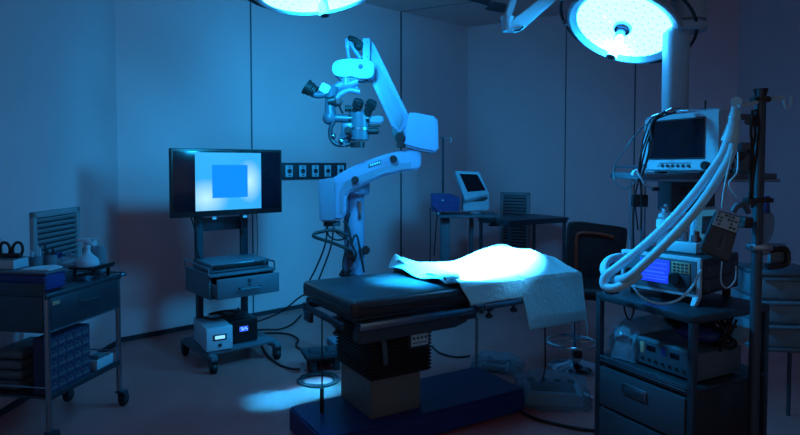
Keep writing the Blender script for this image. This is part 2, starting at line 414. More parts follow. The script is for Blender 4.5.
# column
cx, cy = .315, .015
obj('column', MB().prism([(.165, -.145, .125), (.43, -.145, .125), (.46, -.10, .125), (.46, .18, .125), (.165, .18, .125)], (0, 0, .20), .006), 'brushed_column', t)
bl = MB(); z = .31; i = 0
while z < .525:
    o_ = .008 if i % 2 else 0.0
    bl.box((cx, cy, z+.006), (.32+2*o_, .35+2*o_, .0095), .003); z += .0085; i += 1
obj('bellows', bl, 'black_rubber', t)
obj('column_head', MB().box((cx, cy, .55), (.30, .30, .06), .008), 'dark_steel', t)
lb = obj('control_panel', MB().box((.405, -.174, .475), (.115, .018, .075), .004), 'mid_grey', t)
obj('control_label', MB().box((.405, -.1825, .475), (.095, .003, .055), .001), 'paper', lb)
kb = MB()
for i in range(4): kb.box((.372+.022*i, -.185, .485), (.012, .003, .010), .001)
kb.box((.405, -.185, .462), (.08, .003, .004), .001)
obj('control_button', kb, 'mid_grey', lb)
hd = obj('release_handle', MB().tube([(.20, -.17, .52), (.195, -.21, .50), (.20, -.215, .44), (.21, -.20, .40)], .012), 'grey_plastic', t)
# floor plate with sloping nose
pl = MB(); x0, x1, y0, y1 = -.106, 1.04, -.22, .192
pl.prism([(x0, y0, .012), (x1, y0, .012), (x1, y1, .012), (x0, y1, .012)], (0, 0, .118), .008)
obj('floor_plate', pl, 'navy_plate', t)
fp = MB()
for x in (x0+.08, x1-.08):
    for y in (y0+.06, y1-.06): fp.cyl((x, y, 0), (x, y, .014), .03)
obj('plate_foot', fp, 'black_rubber', t)

# ------------------------------------------------------------------ paper drape
def sstep(a, b, x):
    x = max(0, min(1, (x-a)/(b-a))); return x*x*(3-2*x)
def wob(x, y): return (math.sin(9*x+3*y)+math.sin(5*x-11*y+1.3)*.8+math.sin(17*x+13*y+.4)*.4)/2.2
NX, NW = 92, 84
b = MB(); G = []
rn = random.Random(3)
for i in range(NX+1):
    u = i/NX; col = []
    for j in range(NW+1):
        v = j/NW
        # length position: the head edge runs a little askew, with a folded corner on the far side
        xs = .53+.03*math.sin(v*5)*(1-v)
        near = 1-sstep(0, .12, v)
        xs += .075*near
        x = xs+(L+.055-xs)*u
        # near side hangs only past the hip; far side tucks over the edge
        hang = .03+.06*sstep(.52, .62, x)+.165*sstep(.93, .965, x)
        farh = .06
        tot = hang+2*(hw+.006)+farh
        s_ = -hang+0*v; dist = v*tot-hang              # 0 at the near top edge
        zt = ZM+.008
        bump = .108*sstep(.72, 1.14, x)*(1-.55*sstep(1.16, 1.33, x))
        prof = sstep(-.02, .20, dist)*(1-sstep(.42, .60, dist)*.9)
        if dist < 0:
            y = -hw-.008-.004*(1+math.sin(x*22+.5))*min(1, -dist/.1)-.03*min(1, -dist/.2)**1.5; z = zt+dist
            if x < .93: y -= .002
        elif dist > 2*hw+.012:
            e = dist-2*hw-.012; y = hw+.012; z = zt-e
        else:
            y = -hw-.006+dist; z = zt+bump*prof
            z += .011*wob(x*1.7, y*2)*min(1, dist/.08)
        # lifted, folded head edge
        lift = (1-sstep(0, .16, u))
        z += lift*(.018*math.sin(v*9+1)**2+.045*sstep(.55, .9, v)*(1-sstep(.93, 1, v)*.3)) if dist > 0 else 0
        x2 = x+.015*lift*sstep(.6, .95, v)
        # foot end drops over the table end
        if x > L-.01:
            over = x-(L-.01); 
            x2 = L+.008+.012*math.sin(v*7)*0+over*.25; z -= over*1.5
        rz = rn.uniform(-.0022, .0022)
        col.append(b.bm.verts.new((x2, y, max(z, .3)+rz)))
    G.append(col)
for i in range(NX):
    for j in range(NW): b.bm.faces.new((G[i][j], G[i+1][j], G[i+1][j+1], G[i][j+1]))
b.bm.transform(Matrix.Translation(T0) @ Matrix.Rotation(TR, 4, 'Z'))
dr = solo('paper_drape', b, 'drape_paper', 'brightly lit white paper drape spread over the foot half of the operating table', 'drape', T0+Vector((math.cos(TR)*.95, math.sin(TR)*.95, ZM)))
sm = dr.modifiers.new('thickness', 'SOLIDIFY'); sm.thickness = .003; sm.offset = 1
# turned-back head corner of the drape, a loose fold with a fastening stud
b = MB(); nx, nw = 20, 40; G = []
for i in range(nx+1):
    u = i/nx; col = []
    for j in range(nw+1):
        v = j/nw
        y = -hw+.01+v*(2*hw+.02)
        wd = .06+.13*math.sin(min(1, v*1.08)*PI)**.8
        x = .490+.018*math.sin(v*6)+.03*sstep(.3, 1, v)+u*wd
        z = ZM+.026+.05*math.sin(u*PI*.62)*(.35+.65*v)+.012*math.sin(v*11+u*3)
        col.append(b.bm.verts.new((x, y, z)))
    G.append(col)
for i in range(nx):
    for j in range(nw): b.bm.faces.new((G[i][j], G[i+1][j], G[i+1][j+1], G[i][j+1]))
fo = obj('turned_back_flap', b, 'drape_paper', None)
fo.data.transform(Matrix.Translation(dr.location).inverted() @ Matrix.Translation(T0) @ Matrix.Rotation(TR, 4, 'Z'))
fo.parent = dr
sm = fo.modifiers.new('thickness', 'SOLIDIFY'); sm.thickness = .003
mm = Matrix.Translation(T0) @ Matrix.Rotation(TR, 4, 'Z')
st = obj('fastening_stud', MB().cyl(mm @ Vector((.50, -hw+.03, ZM+.045)), mm @ Vector((.49, -hw+.025, ZM+.052)), .006, n=12), 'dark_steel', None)
st.data.transform(Matrix.Translation(dr.location).inverted()); st.parent = fo

# cords about the table
obj('coiled_cord', MB().tube([W(477, 318, 3.02)+Vector((math.cos(i*1.3)*.007, math.sin(i*1.3)*.007, -i*.0018)) for i in range(140)], .0022, n=5, sub=2), 'black_rubber', t, world=True)
obj('handset_cord', MB().tube([W(545, 318, 3.18), W(545, 340, 3.17), W(545, 368, 3.12), W(541, 384, 3.10)], .004, n=6), 'black_rubber', t, world=True)
obj('mains_lead', MB().tube([W(322, 312, 2.80), W(322, 350, 2.80), W(322, 396, 2.80), W(321, 408, 2.80)], .0035, n=6).cyl(W(322, 388, 2.80), W(322, 414, 2.80), .010, n=10), 'black_rubber', t, world=True)

# ------------------------------------------------------------------ operating microscope
Y = 3.95
t = thing('operating_microscope', 'white floor-standing surgical microscope with a tall folding arm behind the operating table', 'microscope', (W(354, 200, 4.05).x, 4.05, 0))
mx = W(354, 200, 4.05).x
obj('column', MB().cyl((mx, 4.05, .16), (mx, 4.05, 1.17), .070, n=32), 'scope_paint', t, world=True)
obj('column_trim', MB().box((mx+.045, 3.985, 1.0), (.022, .012, .12), .003).cyl((mx+.045, 3.98, 1.03), (mx+.045, 3.975, 1.03), .010), 'steel', t, world=True)
# foot: a low cross shaped base with casters
bs = MB()
bs.cyl((mx, 4.05, .10), (mx, 4.05, .18), .13, r2=.085)
bs.box((mx-.0, 4.05, .105), (.36, .16, .06), .02, rot=R(25)); bs.box((mx-.0, 4.12, .105), (.16, .40, .06), .02, rot=R(15))
obj('foot', bs, 'scope_grey', t, world=True)
for dx, dy in ((.14, .08), (-.06, .30), (.12, -.10)):
    cst = obj('caster', MB().cyl((mx+dx-.02, 4.05+dy, .04), (mx+dx+.02, 4.05+dy, .04), .04, n=18).box((mx+dx, 4.05+dy, .075), (.03, .05, .03)), 'black_rubber', t, world=True)
ya = 3.93-.09
def PR(name, pts, Y0, dep, m, bev=.008, par=t):
    return obj(name, MB().prism([W(x, y, Y0) for x, y in pts], (0, dep, 0), bev), m, par, world=True)
def cv(pts, sub=4):   # smooth 2-D outline
    P = spline([(x, y, 0) for x, y in pts], sub, True); return [(p.x, p.y) for p in P]
obj('collar', MB().cyl((mx+.01, 4.03, 1.10), (mx+.01, 4.03, 1.22), .098, n=32, bev=.01), 'scope_paint', t, world=True)
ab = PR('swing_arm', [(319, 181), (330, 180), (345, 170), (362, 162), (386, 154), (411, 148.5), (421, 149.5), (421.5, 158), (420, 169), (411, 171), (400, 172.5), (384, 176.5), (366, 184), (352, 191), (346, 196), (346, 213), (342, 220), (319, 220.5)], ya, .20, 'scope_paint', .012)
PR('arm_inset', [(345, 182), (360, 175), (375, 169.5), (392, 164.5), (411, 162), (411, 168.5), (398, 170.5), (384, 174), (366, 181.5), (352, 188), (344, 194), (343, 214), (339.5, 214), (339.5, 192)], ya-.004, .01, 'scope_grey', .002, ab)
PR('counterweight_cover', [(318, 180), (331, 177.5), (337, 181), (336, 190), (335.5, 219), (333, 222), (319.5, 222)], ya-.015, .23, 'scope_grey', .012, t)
PR('name_plate', [(368.5, 164), (381, 160), (381, 164), (368.5, 168)], ya-.004, .006, 'mid_grey', .001, ab)
nm = MB()
for i in range(5): nm.prism([W(370+i*2.2, 164.3-i*.65, ya-.006), W(371.3+i*2.2, 163.9-i*.65, ya-.006), W(371.3+i*2.2, 165.6-i*.65, ya-.006), W(370+i*2.2, 166-i*.65, ya-.006)], (0, .003, 0))
obj('plate_marking', nm, 'paper', ab, world=True)
for px, py, rr in ((355, 180, .024), (393.5, 159, .024), (401, 144.5, .022)):
    obj('brake_knob', MB().cyl(W(px, py, ya-.04), W(px, py, ya+.02), rr, n=18, bev=.004), 'black_plastic', t, world=True)
# joint box and raised arm
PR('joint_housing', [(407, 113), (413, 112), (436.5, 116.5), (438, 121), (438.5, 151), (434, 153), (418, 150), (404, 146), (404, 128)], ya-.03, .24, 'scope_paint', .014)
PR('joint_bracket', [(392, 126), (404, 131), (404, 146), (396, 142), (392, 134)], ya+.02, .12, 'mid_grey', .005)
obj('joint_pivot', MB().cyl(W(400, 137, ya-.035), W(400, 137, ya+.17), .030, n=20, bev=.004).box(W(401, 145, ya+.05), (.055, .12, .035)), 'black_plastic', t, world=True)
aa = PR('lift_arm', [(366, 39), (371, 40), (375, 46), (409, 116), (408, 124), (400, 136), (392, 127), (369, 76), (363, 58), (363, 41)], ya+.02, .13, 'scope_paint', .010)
PR('arm_inset', [(371, 58), (379, 66), (404, 119), (399, 130), (394, 122), (377, 84)], ya+.015, .01, 'scope_grey', .002, aa)
PR('arm_edge_strip', [(372, 42), (375, 46), (409, 116), (406, 118), (372, 48)], ya+.005, .03, 'scope_paint', .003, aa)
PR('end_plate', [(362.5, 38), (370, 38), (370, 60), (366, 61), (362.5, 59)], ya-.03, .05, 'scope_paint', .004, aa)
sc_ = MB()
for py in (42, 57): sc_.cyl(W(367.5, py, ya-.036), W(367.5, py, ya-.028), .005, n=10)
obj('screw', sc_, 'dark_steel', aa, world=True)
# suspension link and cable
ys = ya-.02
lk = obj('suspension_link', MB().tube([W(347.3, 38, ys), W(347.5, 48, ys), W(349.5, 60, ys), W(354, 76, ys-.02), W(358, 94, ys-.03)], .011, n=10).tube([W(350, 42, ys), W(356, 52, ys), W(361, 59, ys)], .014, n=10).box(W(347.5, 44, ys), (.03, .03, .07), .008), 'scope_paint', t, world=True)
obj('cable_loom', MB().tube([W(349, 38, ys-.01), W(354, 39.5, ys-.02), W(359, 43, ys-.02), W(363, 46, ys+.02)], .018, n=8).sph(W(358.5, 45.5, ys), .032, 14), 'black_rubber', t, world=True)
# head pod
F = Matrix.Rotation(R(90), 4, 'X')
hp = PR('head_pod', cv([(333.5, 63), (338, 60), (350, 58.5), (363, 59.5), (371, 61), (374, 66), (373.5, 74), (369, 78), (358, 78), (352, 76), (342, 77), (334, 74.5), (332, 69)], 3), ya-.10, .20, 'scope_paint', .02)
obj('pod_lower', MB().prism([W(x, y, ya-.07) for x, y in [(334, 75), (352, 75.5), (360, 77), (366, 78), (364, 80.5), (352, 80), (340, 79)]], (0, .14, 0), .006), 'scope_grey', hp, world=True)
obj('pod_button', MB().cyl(W(360.5, 66.5, ya-.108), W(360.5, 66.5, ya-.095), .016, n=20).box(W(334, 68, ya-.03), (.012, .05, .045)), 'blue_plastic', hp, world=True)
obj('pod_socket', MB().cyl(W(362, 79.5, ya-.02), W(368, 79.0, ya-.02), .012).box(W(346, 79.5, ya-.02), (.07, .08, .016)), 'black_plastic', hp, world=True)
# coupling arms
yo = ya-.06
obj('coupling_arm', MB().tube([W(358, 81, yo), W(350, 84, yo), W(340, 85.5, yo), W(334, 90, yo)], .026, n=12).tube([W(360, 92, yo), W(350, 90, yo), W(342, 93, yo), W(336, 98, yo)], .018, n=12).cyl(W(346, 78, yo), W(346, 86, yo), .03), 'scope_paint', t, world=True)
ob = obj('observer_tube', MB().tube([W(333, 86, yo-.02), W(330.5, 97, yo-.02), W(330, 107, yo-.02), W(331, 118, yo-.02)], .036, n=16, rf=lambda u: .040-.008*math.sin(u*PI)).sph(W(329.5, 118, yo-.02), .044, 16), 'optics_grey', t, world=True)
obj('observer_collar', MB().cyl(W(328, 102, yo-.02), W(335.5, 100.5, yo-.02), .040, n=18), 'black_plastic', ob, world=True)
obj('white_cap', MB().prism([W(318.5, 90, yo-.07), W(322.5, 82, yo-.07), W(331, 86.5, yo-.07), W(326.5, 94, yo-.07)], (0, .07, 0), .006), 'paper', ob, world=True)
obj('observer_link', MB().tube([W(308, 90, yo-.04), W(316, 95, yo-.04), W(326, 94, yo-.04)], .022, n=12), 'optics_grey', ob, world=True)
ey = MB()
for i in range(5):
    p, q = W(306+i*2.0, 86.5+i*1.2, yo-.05), W(307.4+i*2.0, 87.4+i*1.2, yo-.05)
    ey.cyl(p, q, .050-.003*(i % 2)-.003*i, n=20)
obj('eyepiece', ey, 'black_rubber', ob, world=True)
obj('lever', MB().tube([W(334, 103.5, yo-.05), W(339, 105, yo-.06), W(342.5, 99.5, yo-.06)], .009).tube([W(339, 104, yo-.05), W(341, 110, yo-.05), W(343, 113.5, yo-.05)], .006), 'black_plastic', ob, world=True)
# main optics body
mb_ = obj('optics_body', MB().cyl(W(359, 111, yo-.02), W(359, 141, yo-.02), .064, n=28, bev=.008).box(W(350, 131, yo-.01), (.10, .12, .10), .014).cyl(W(335, 118, yo-.02), W(352, 119, yo-.02), .026).box(W(345, 138, yo-.01), (.06, .09, .06), .012), 'optics_grey', t, world=True)
obj('objective_lens', MB().cyl(W(357.5, 142, yo-.02), W(357.5, 147.5, yo-.02), .045, n=28), 'black_plastic', mb_, world=True)
obj('body_band', MB().cyl(W(359, 128, yo-.02), W(359, 130, yo-.02), .066, n=28), 'steel', mb_, world=True)
for a_, b_ in (((355.5, 113), (359, 100)), ((367, 114), (372.5, 101))):
    e = MB(); P, Q = Vector(W(*a_, yo-.05)), Vector(W(*b_, yo-.10))
    e.cyl(P, P.lerp(Q, .55), .026, n=18)
    for i in range(4): e.cyl(P.lerp(Q, .5+.12*i), P.lerp(Q, .60+.12*i), .034-.003*(i % 2), n=20)
    obj('eyepiece', e, 'black_rubber', mb_, world=True)
obj('knob', MB().cyl(W(345, 108.5, yo-.06), W(351, 108.5, yo-.06), .019, n=14), 'black_rubber', mb_, world=True)
obj('knob', MB().cyl(W(348, 130, yo-.12), W(348, 130, yo-.05), .022, n=18, bev=.004), 'black_rubber', mb_, world=True)
obj('hand_grip', MB().prism([W(x, y, yo-.05) for x, y in [(367, 118), (372, 116), (382, 115.5), (384, 118), (383.5, 122), (380, 124), (372, 123.5), (367, 124.5)]], (0, .05, 0), .008), 'scope_grey', mb_, world=True)
obj('hand_grip', MB().cyl(W(367, 131, yo-.04), W(379, 131, yo-.04), .020, n=18, bev=.006).tube([W(366, 124, yo-.04), W(372, 126.5, yo-.04), W(380, 126, yo-.04)], .006), 'black_rubber', mb_, world=True)
obj('joint_ring', MB().cyl(W(365, 119, yo-.04), W(369.5, 119, yo-.04), .028, n=16), 'black_plastic', mb_, world=True)
obj('joint_ring', MB().cyl(W(349, 119, yo-.04), W(352, 119, yo-.04), .030, n=16), 'black_plastic', mb_, world=True)
obj('light_guide', MB().tube([W(334, 121, yo-.03), W(330.5, 129, yo-.03), (W(331, 138, yo-.03)), W(336, 144, yo-.04), W(344, 145, yo-.04), W(350, 144, yo-.04)], .014, n=10), 'dark_grey', mb_, world=True)
obj('light_guide_clip', MB().sph(W(341, 141, yo-.06), .018, 12).sph(W(333.5, 136, yo-.05), .016, 12).cyl(W(343, 146, yo-.05), W(346, 143, yo-.05), .012), 'steel', mb_, world=True)
# cabling and grips on the column
yc = 3.86
obj('cable_guard', MB().tube([W(352, 251, yc), W(333, 243, yc-.02), W(316, 237.5, yc-.05), (W(313.5, 235, yc-.05)), W(318, 232.5, yc-.03), W(334, 230, yc), W(348, 236, yc)], .011, n=8), 'black_rubber', t, world=True)
for pts in ([(326, 222), (329, 236), (340, 240), (350, 234)], [(332, 222), (336, 232), (345, 238), (352, 243)], [(343, 221), (349, 229), (351, 246)], [(350, 213), (347, 226), (352, 240)]):
    obj('cable', MB().tube([W(x, y, yc) for x, y in pts], .006, n=6), 'black_rubber', t, world=True)
for pts in ([(328, 222), (325, 245), (316, 268), (309, 282), (304, 296)], [(334, 222), (331, 246), (321, 274), (316, 286)], [(349, 240), (343, 262), (344, 280), (339, 300)]):
    obj('cable', MB().tube([W(x, y, yc+.06) for x, y in pts], .006, n=6), 'black_rubber', t, world=True)
obj('socket_block', MB().box(W(332, 223.5, ya+.08), (.10, .10, .03), .005), 'mid_grey', t, world=True)
for px, py in ((349.5, 255), (365.5, 250)):
    obj('column_knob', MB().cyl(W(px, py, 3.93), W(px+1, py, 4.03), .026, n=16, bev=.005).box(W(px, py, 3.97), (.035, .04, .055)), 'black_plastic', t, world=True)
obj('cable_hook', MB().cyl(W(340.5, 276, 3.92), W(343.5, 270.5, 3.92), .014).cyl(W(347, 275, 3.92), W(350, 269.5, 3.92), .014).box(W(349, 277, 3.95), (.10, .05, .03)), 'black_plastic', t, world=True)
obj('column_cable', MB().tube([W(353, 262, 3.93), W(356, 254, 3.92), W(352, 244, 3.92), W(357, 236, 3.93), W(364, 272, 3.94)], .007), 'black_rubber', t, world=True)

# flat coil of cable on the floor by the table head
p = onz(318.5, 378, .02); m_ = MB()
m_.tube([(p.x+(.092+.0045*i/6)*math.cos(i*PI/6), p.y+(.092+.0045*i/6)*.95*math.sin(i*PI/6), .008+.004*math.sin(i*.9)**2) for i in range(54)], .0062, n=7, sub=3)
solo('cable_coil', m_, 'black_rubber', 'flat coil of black cable on the lit floor left of the table', 'cable coil', (p.x, p.y, 0))
# pedal console next to it
p = onz(323, 368, 0)
t = thing('pedal_console', 'dark low foot console behind the coil of cable, left of the table column', 'foot pedal', (p.x, p.y, 0), R(20))
obj('body', MB().box((0, .0, .10), (.26, .20, .036), .017), 'dark_grey', t)
for s_ in (-1, 1): obj('leg', MB().box((s_*.075, -.05, .04), (.040, .05, .08), .008), 'dark_grey', t)
obj('leg', MB().box((0, .07, .04), (.18, .04, .08), .008), 'dark_grey', t)
obj('pedal', MB().box((-.05, -.02, .122), (.08, .10, .016), .006, rot=Matrix.Rotation(R(8), 4, 'X')).box((.06, -.02, .122), (.08, .10, .016), .006, rot=Matrix.Rotation(R(8), 4, 'X')), 'dark_grey', t)

# cables on the floor
def floor_cord(label, pts, r=.007):
    P = [onz(x, y, r+.001) for x, y in pts]
    solo('floor_cable', MB().tube(P, r, n=7), 'black_rubber', label, 'cable', P[0])
floor_cord('black cable curving along the floor by the wall behind the television cart', [(253, 330), (265, 329.5), (280, 329), (292, 324), (301, 315)])
floor_cord('black cable lying across the floor from the television cart to the foot console', [(262, 346), (268, 356), (278, 364), (290, 368.5), (300, 369)])
floor_cord('looping black cable on the floor just behind the foot console', [(255, 334), (272, 333), (288, 334), (298, 339), (296, 345), (300, 349)])
floor_cord('black cable curving over the floor right of the navy plate', [(514, 404), (522, 412), (536, 419), (556, 424), (580, 429), (600, 431)], .008)
floor_cord('black cable on the floor behind the table column', [(432, 346), (440, 353), (456, 357), (470, 356)], .007)
solo('loose_cable', MB().tube([W(256, 322, 4.25), W(270, 317, 4.3), W(284, 310, 4.3), W(296, 300, 4.2), W(303, 295, 4.05)], .006, n=6), 'black_rubber', 'thin black cable sagging from the television cart up to the microscope', 'cable')

# ------------------------------------------------------------------ television on its cart
TC = Vector((-1.115, 3.945, 0)); TCR = R(40)
t = thing('equipment_cart', 'grey rolling equipment cart carrying the television, with its drawer pulled open', 'cart', TC, TCR)
for x in (-.155, .165):
    obj('post', MB().box((x, .16, .92), (.052, .03, .64), .004).box((x, .13, 1.10), (.03, .05, .10), .003), 'dull_steel', t)
obj('crossbar', MB().box((0, .18, .90), (.30, .012, .09), .003), 'dark_steel', t)
obj('post_clip', MB().box((.14, .14, .835), (.02, .03, .035), .003), 'black_plastic', t)
sh = obj('top_shelf', MB().box((.015, .06, .607), (.45, .44, .018), .005), 'grey_plastic', t)
obj('guard_rail', MB().tube([(.24, -.14, .61), (.24, -.14, .655), (.24, .27, .665), (.24, .27, .61)], .006, sub=1).tube([(-.21, -.14, .61), (-.21, -.14, .655), (-.21, .27, .665), (-.21, .27, .61)], .006, sub=1), 'steel', sh)
obj('drawer_housing', MB().box((-.20, .07, .53), (.014, .40, .14), .003).box((.235, .07, .53), (.014, .40, .14), .003).box((.015, .07, .462), (.44, .40, .012), .003).box((.015, .27, .53), (.43, .012, .14), .003), 'grey_plastic', t)
dw = obj('drawer', MB().box((.0, -.255, .54), (.42, .018, .125), .004).box((0, -.05, .485), (.38, .38, .008), .002).box((-.185, -.05, .52), (.008, .38, .07), .002).box((.185, -.05, .52), (.008, .38, .07), .002), 'grey_plastic', t)
obj('drawer_handle', MB().tube([(-.07, -.264, .535), (-.07, -.290, .53), (.07, -.290, .53), (.07, -.264, .535)], .005, sub=1), 'dull_steel', dw)
obj('drawer_lock', MB().cyl((0, -.268, .575), (0, -.262, .575), .012).box((0, -.266, .55), (.02, .004, .01), .001), 'dark_steel', dw)
for x in (-.155, .165): obj('lower_post', MB().box((x, .16, .30), (.045, .03, .33), .004), 'dull_steel', t)
obj('lower_shelf', MB().box((.02, .08, .118), (.47, .44, .022), .006), 'grey_plastic', t)
lg = MB()
for x in (-.20, .24): lg.box((x, .07, .098), (.05, .52, .035), .01)
obj('base_rail', lg, 'grey_plastic', t)
for x in (-.20, .24):
    for y in (-.165, .31):
        cs = obj('caster', MB().cyl((x-.016, y, .034), (x+.016, y, .034), .034, n=20, bev=.005), 'black_rubber', t)
        obj('caster_fork', MB().box((x-.021, y, .055), (.006, .035, .05), .002).box((x+.021, y, .055), (.006, .035, .05), .002).box((x, y, .082), (.05, .045, .012), .003), 'dull_steel', cs)
# television
tv = thing('television', 'flat black television showing a blue square on a pale blue picture', 'television', (TC.x, TC.y, .965), TCR)
def L_(o, z0): # shift local heights so the thing's origin is its base
    o.data.transform(Matrix.Translation((0, 0, -z0))); return o
bz = MB(); x0, x1, z0, z1 = -.385, .385, .968, 1.405
bz.box(((x0+x1)/2, .028, (z0+z1)/2), (x1-x0, .036, z1-z0), .006).box((0, .055, 1.19), (.56, .035, .30), .012)
L_(obj('television_casing', bz, 'black_plastic', tv), .965)
L_(obj('screen', MB().box((0, .009, 1.195), (.735, .004, .385), .001), 'screen_dark', tv), .965)
pc = obj('picture', MB().box((-.005, .0055, 1.193), (.455, .003, .375), .0), 'video_picture', tv, smooth=False)
pc.data.transform(Matrix.Translation((0, 0, -.965)))
for n_ in MATS['video_picture'].node_tree.nodes:
    if n_.type == 'MAPPING': n_.inputs['Location'].default_value[2] += .965*n_.inputs['Scale'].default_value[2]
L_(obj('blue_square', MB().box((.0, .003, 1.193), (.245, .003, .215), .0), 'screen_square', tv, smooth=False), .965)
L_(obj('wall_bracket', MB().box((-.155, .09, 1.12), (.04, .05, .24), .003).box((.165, .09, 1.12), (.04, .05, .24), .003), 'dark_steel', tv), .965)
L_(obj('port_label', MB().box((-.10, .03, .955), (.028, .004, .020), .001).box((.115, .03, .955), (.028, .004, .020), .001), 'paper', tv), .965)
obj('power_lead', MB().tube([TC+Matrix.Rotation(TCR, 3, 'Z') @ Vector(v) for v in [(.215, .06, .97), (.225, .07, .80), (.225, .08, .68), (.22, .10, .63)]], .003, n=5), 'black_rubber', tv, world=True)
obj('power_lead', MB().tube([TC+Matrix.Rotation(TCR, 3, 'Z') @ Vector(v) for v in [(-.24, .07, .97), (-.20, .10, .86), (-.175, .13, .72), (-.12, .12, .63)]], .005, n=5).tube([TC+Matrix.Rotation(TCR, 3, 'Z') @ Vector(v) for v in [(-.22, .07, .97), (-.19, .11, .84), (-.19, .13, .70), (-.16, .12, .63)]], .004, n=5), 'black_rubber', tv, world=True)
# recorder on the top shelf
v = thing('video_recorder', 'flat grey recorder lying on the television cart above the open drawer', 'recorder', TC+Matrix.Rotation(TCR, 3, 'Z') @ Vector((.01, .03, .616)), TCR)
obj('recorder_casing', MB().box((0, 0, .034), (.40, .30, .055), .004), 'grey_plastic', v)
obj('front_panel', MB().box((0, -.152, .034), (.385, .004, .026), .001), 'black_plastic', v)
obj('trim_line', MB().box((0, -.153, .053), (.39, .004, .004), .001).box((.17, -.155, .035), (.02, .004, .02), .001), 'steel', v)
obj('recorder_foot', MB().box((-.16, -.11, .004), (.03, .03, .008), .001).box((.16, -.11, .004), (.03, .03, .008), .001).box((-.16, .11, .004), (.03, .03, .008), .001).box((.16, .11, .004), (.03, .03, .008), .001), 'black_rubber', v)
# the two light sources on the lower shelf
def TL(x, y, z): return TC+Matrix.Rotation(TCR, 3, 'Z') @ Vector((x, y, z))
v = thing('light_source', 'white box with a small lit display on the cart lower shelf', 'light source', TL(-.125, .02, .129), TCR-R(8))
obj('box_casing', MB().box((0, 0, .078), (.165, .34, .148), .006), 'white_plastic', v)
d_ = obj('display_frame', MB().box((.0, -.172, .088), (.085, .005, .036), .002), 'black_plastic', v)
obj('display', MB().box((.0, -.1755, .089), (.062, .003, .021), .001), 'display_white', d_)
obj('power_button', MB().box((-.0, -.172, .038), (.022, .006, .020), .002), 'dark_grey', v)
obj('box_foot', MB().box((-.06, -.13, .002), (.02, .02, .006), .001).box((.06, -.13, .002), (.02, .02, .006), .001).box((0, .13, .002), (.1, .02, .006), .001), 'black_rubber', v)
v = thing('light_source', 'black box with a blue lit display beside the white one on the cart', 'light source', TL(.065, .08, .129), TCR-R(4))
obj('box_casing', MB().box((0, 0, .08), (.175, .33, .152), .008), 'black_plastic', v)
obj('top_grille', MB().box((0, -.02, .158), (.12, .2, .006), .002), 'dark_grey', v)
obj('display', MB().box((-.01, -.167, .095), (.058, .004, .034), .006), 'display_blue', v)
m_ = MB()
for i, (a, c) in enumerate(((-.025, .103), (-.012, .094), (.0, .101), (.01, .092), (-.02, .090))): m_.box((a, -.1695, c), (.010, .002, .007), .001)
obj('display_digits', m_, 'display_white', v)
obj('box_foot', MB().box((-.06, -.12, .002), (.02, .02, .006), .001).box((.06, -.12, .002), (.02, .02, .006), .001).box((0, .12, .002), (.1, .02, .006), .001), 'black_rubber', v)
solo('coiled_lead', MB().tube([TL(-.02, -.12, .29)*0+TL(*v_) for v_ in [(-.17, .12, .30), (-.13, .03, .295), (-.06, .0, .30), (-.03, .08, .305), (-.10, .14, .30), (.02, .12, .31), (.06, .05, .305), (.12, .16, .305)]], .0065, n=6), 'black_rubber', 'dark lead lying over the two light source boxes on the cart', 'lead')

# ------------------------------------------------------------------ instrument cart, left edge
IC = Vector((-1.59, 2.68, 0)); ICR = R(-9.8)
def IL(x, y, z=0): return IC+Matrix.Rotation(ICR, 3, 'Z') @ Vector((x, y, z))
t = thing('instrument_cart', 'stainless steel instrument cart with one drawer at the left edge', 'cart', IC, ICR)
Wc, Dc = .36, .53
for (x, y) in ((-.012, .012), (-.012, Dc-.012), (-Wc+.012, .012), (-Wc+.012, Dc-.012)):
    l_ = obj('leg', MB().cyl((x, y, .075), (x, y, .72), .013, n=14), 'steel', t)
    wx = x+.018
    obj('caster', MB().cyl((wx-.012, y+.01, .036), (wx+.012, y+.01, .036), .036, n=20, bev=.005), 'black_rubber', l_)
    obj('caster_fork', MB().box((wx-.018, y+.005, .055), (.005, .035, .05), .002).box((wx+.018, y+.005, .055), (.005, .035, .05), .002).box((wx-.005, y, .082), (.05, .045, .012), .003), 'dull_steel', l_)
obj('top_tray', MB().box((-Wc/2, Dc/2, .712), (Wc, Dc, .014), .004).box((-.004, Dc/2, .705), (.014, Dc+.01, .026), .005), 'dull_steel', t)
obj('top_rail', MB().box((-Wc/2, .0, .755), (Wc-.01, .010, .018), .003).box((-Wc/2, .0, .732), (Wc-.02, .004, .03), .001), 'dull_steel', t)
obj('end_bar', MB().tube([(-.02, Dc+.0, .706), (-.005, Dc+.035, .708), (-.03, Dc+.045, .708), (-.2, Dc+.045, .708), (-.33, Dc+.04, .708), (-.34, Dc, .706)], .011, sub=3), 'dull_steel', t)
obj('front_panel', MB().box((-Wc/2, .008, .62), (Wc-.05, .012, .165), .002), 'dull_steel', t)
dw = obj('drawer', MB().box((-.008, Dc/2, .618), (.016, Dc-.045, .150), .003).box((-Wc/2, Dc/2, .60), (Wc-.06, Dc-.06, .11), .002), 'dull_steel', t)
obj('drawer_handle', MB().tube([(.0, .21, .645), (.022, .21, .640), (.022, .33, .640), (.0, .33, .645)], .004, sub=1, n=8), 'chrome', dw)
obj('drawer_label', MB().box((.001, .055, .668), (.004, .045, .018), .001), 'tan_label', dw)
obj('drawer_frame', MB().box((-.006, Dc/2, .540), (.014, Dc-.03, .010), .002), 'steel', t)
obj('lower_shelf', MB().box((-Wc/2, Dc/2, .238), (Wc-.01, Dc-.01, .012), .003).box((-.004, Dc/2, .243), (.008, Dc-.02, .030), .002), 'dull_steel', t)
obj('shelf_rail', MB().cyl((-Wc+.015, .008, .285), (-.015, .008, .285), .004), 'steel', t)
obj('shelf_rail', MB().cyl((-Wc+.015, Dc-.01, .30), (-.015, Dc-.01, .30), .004), 'steel', t)

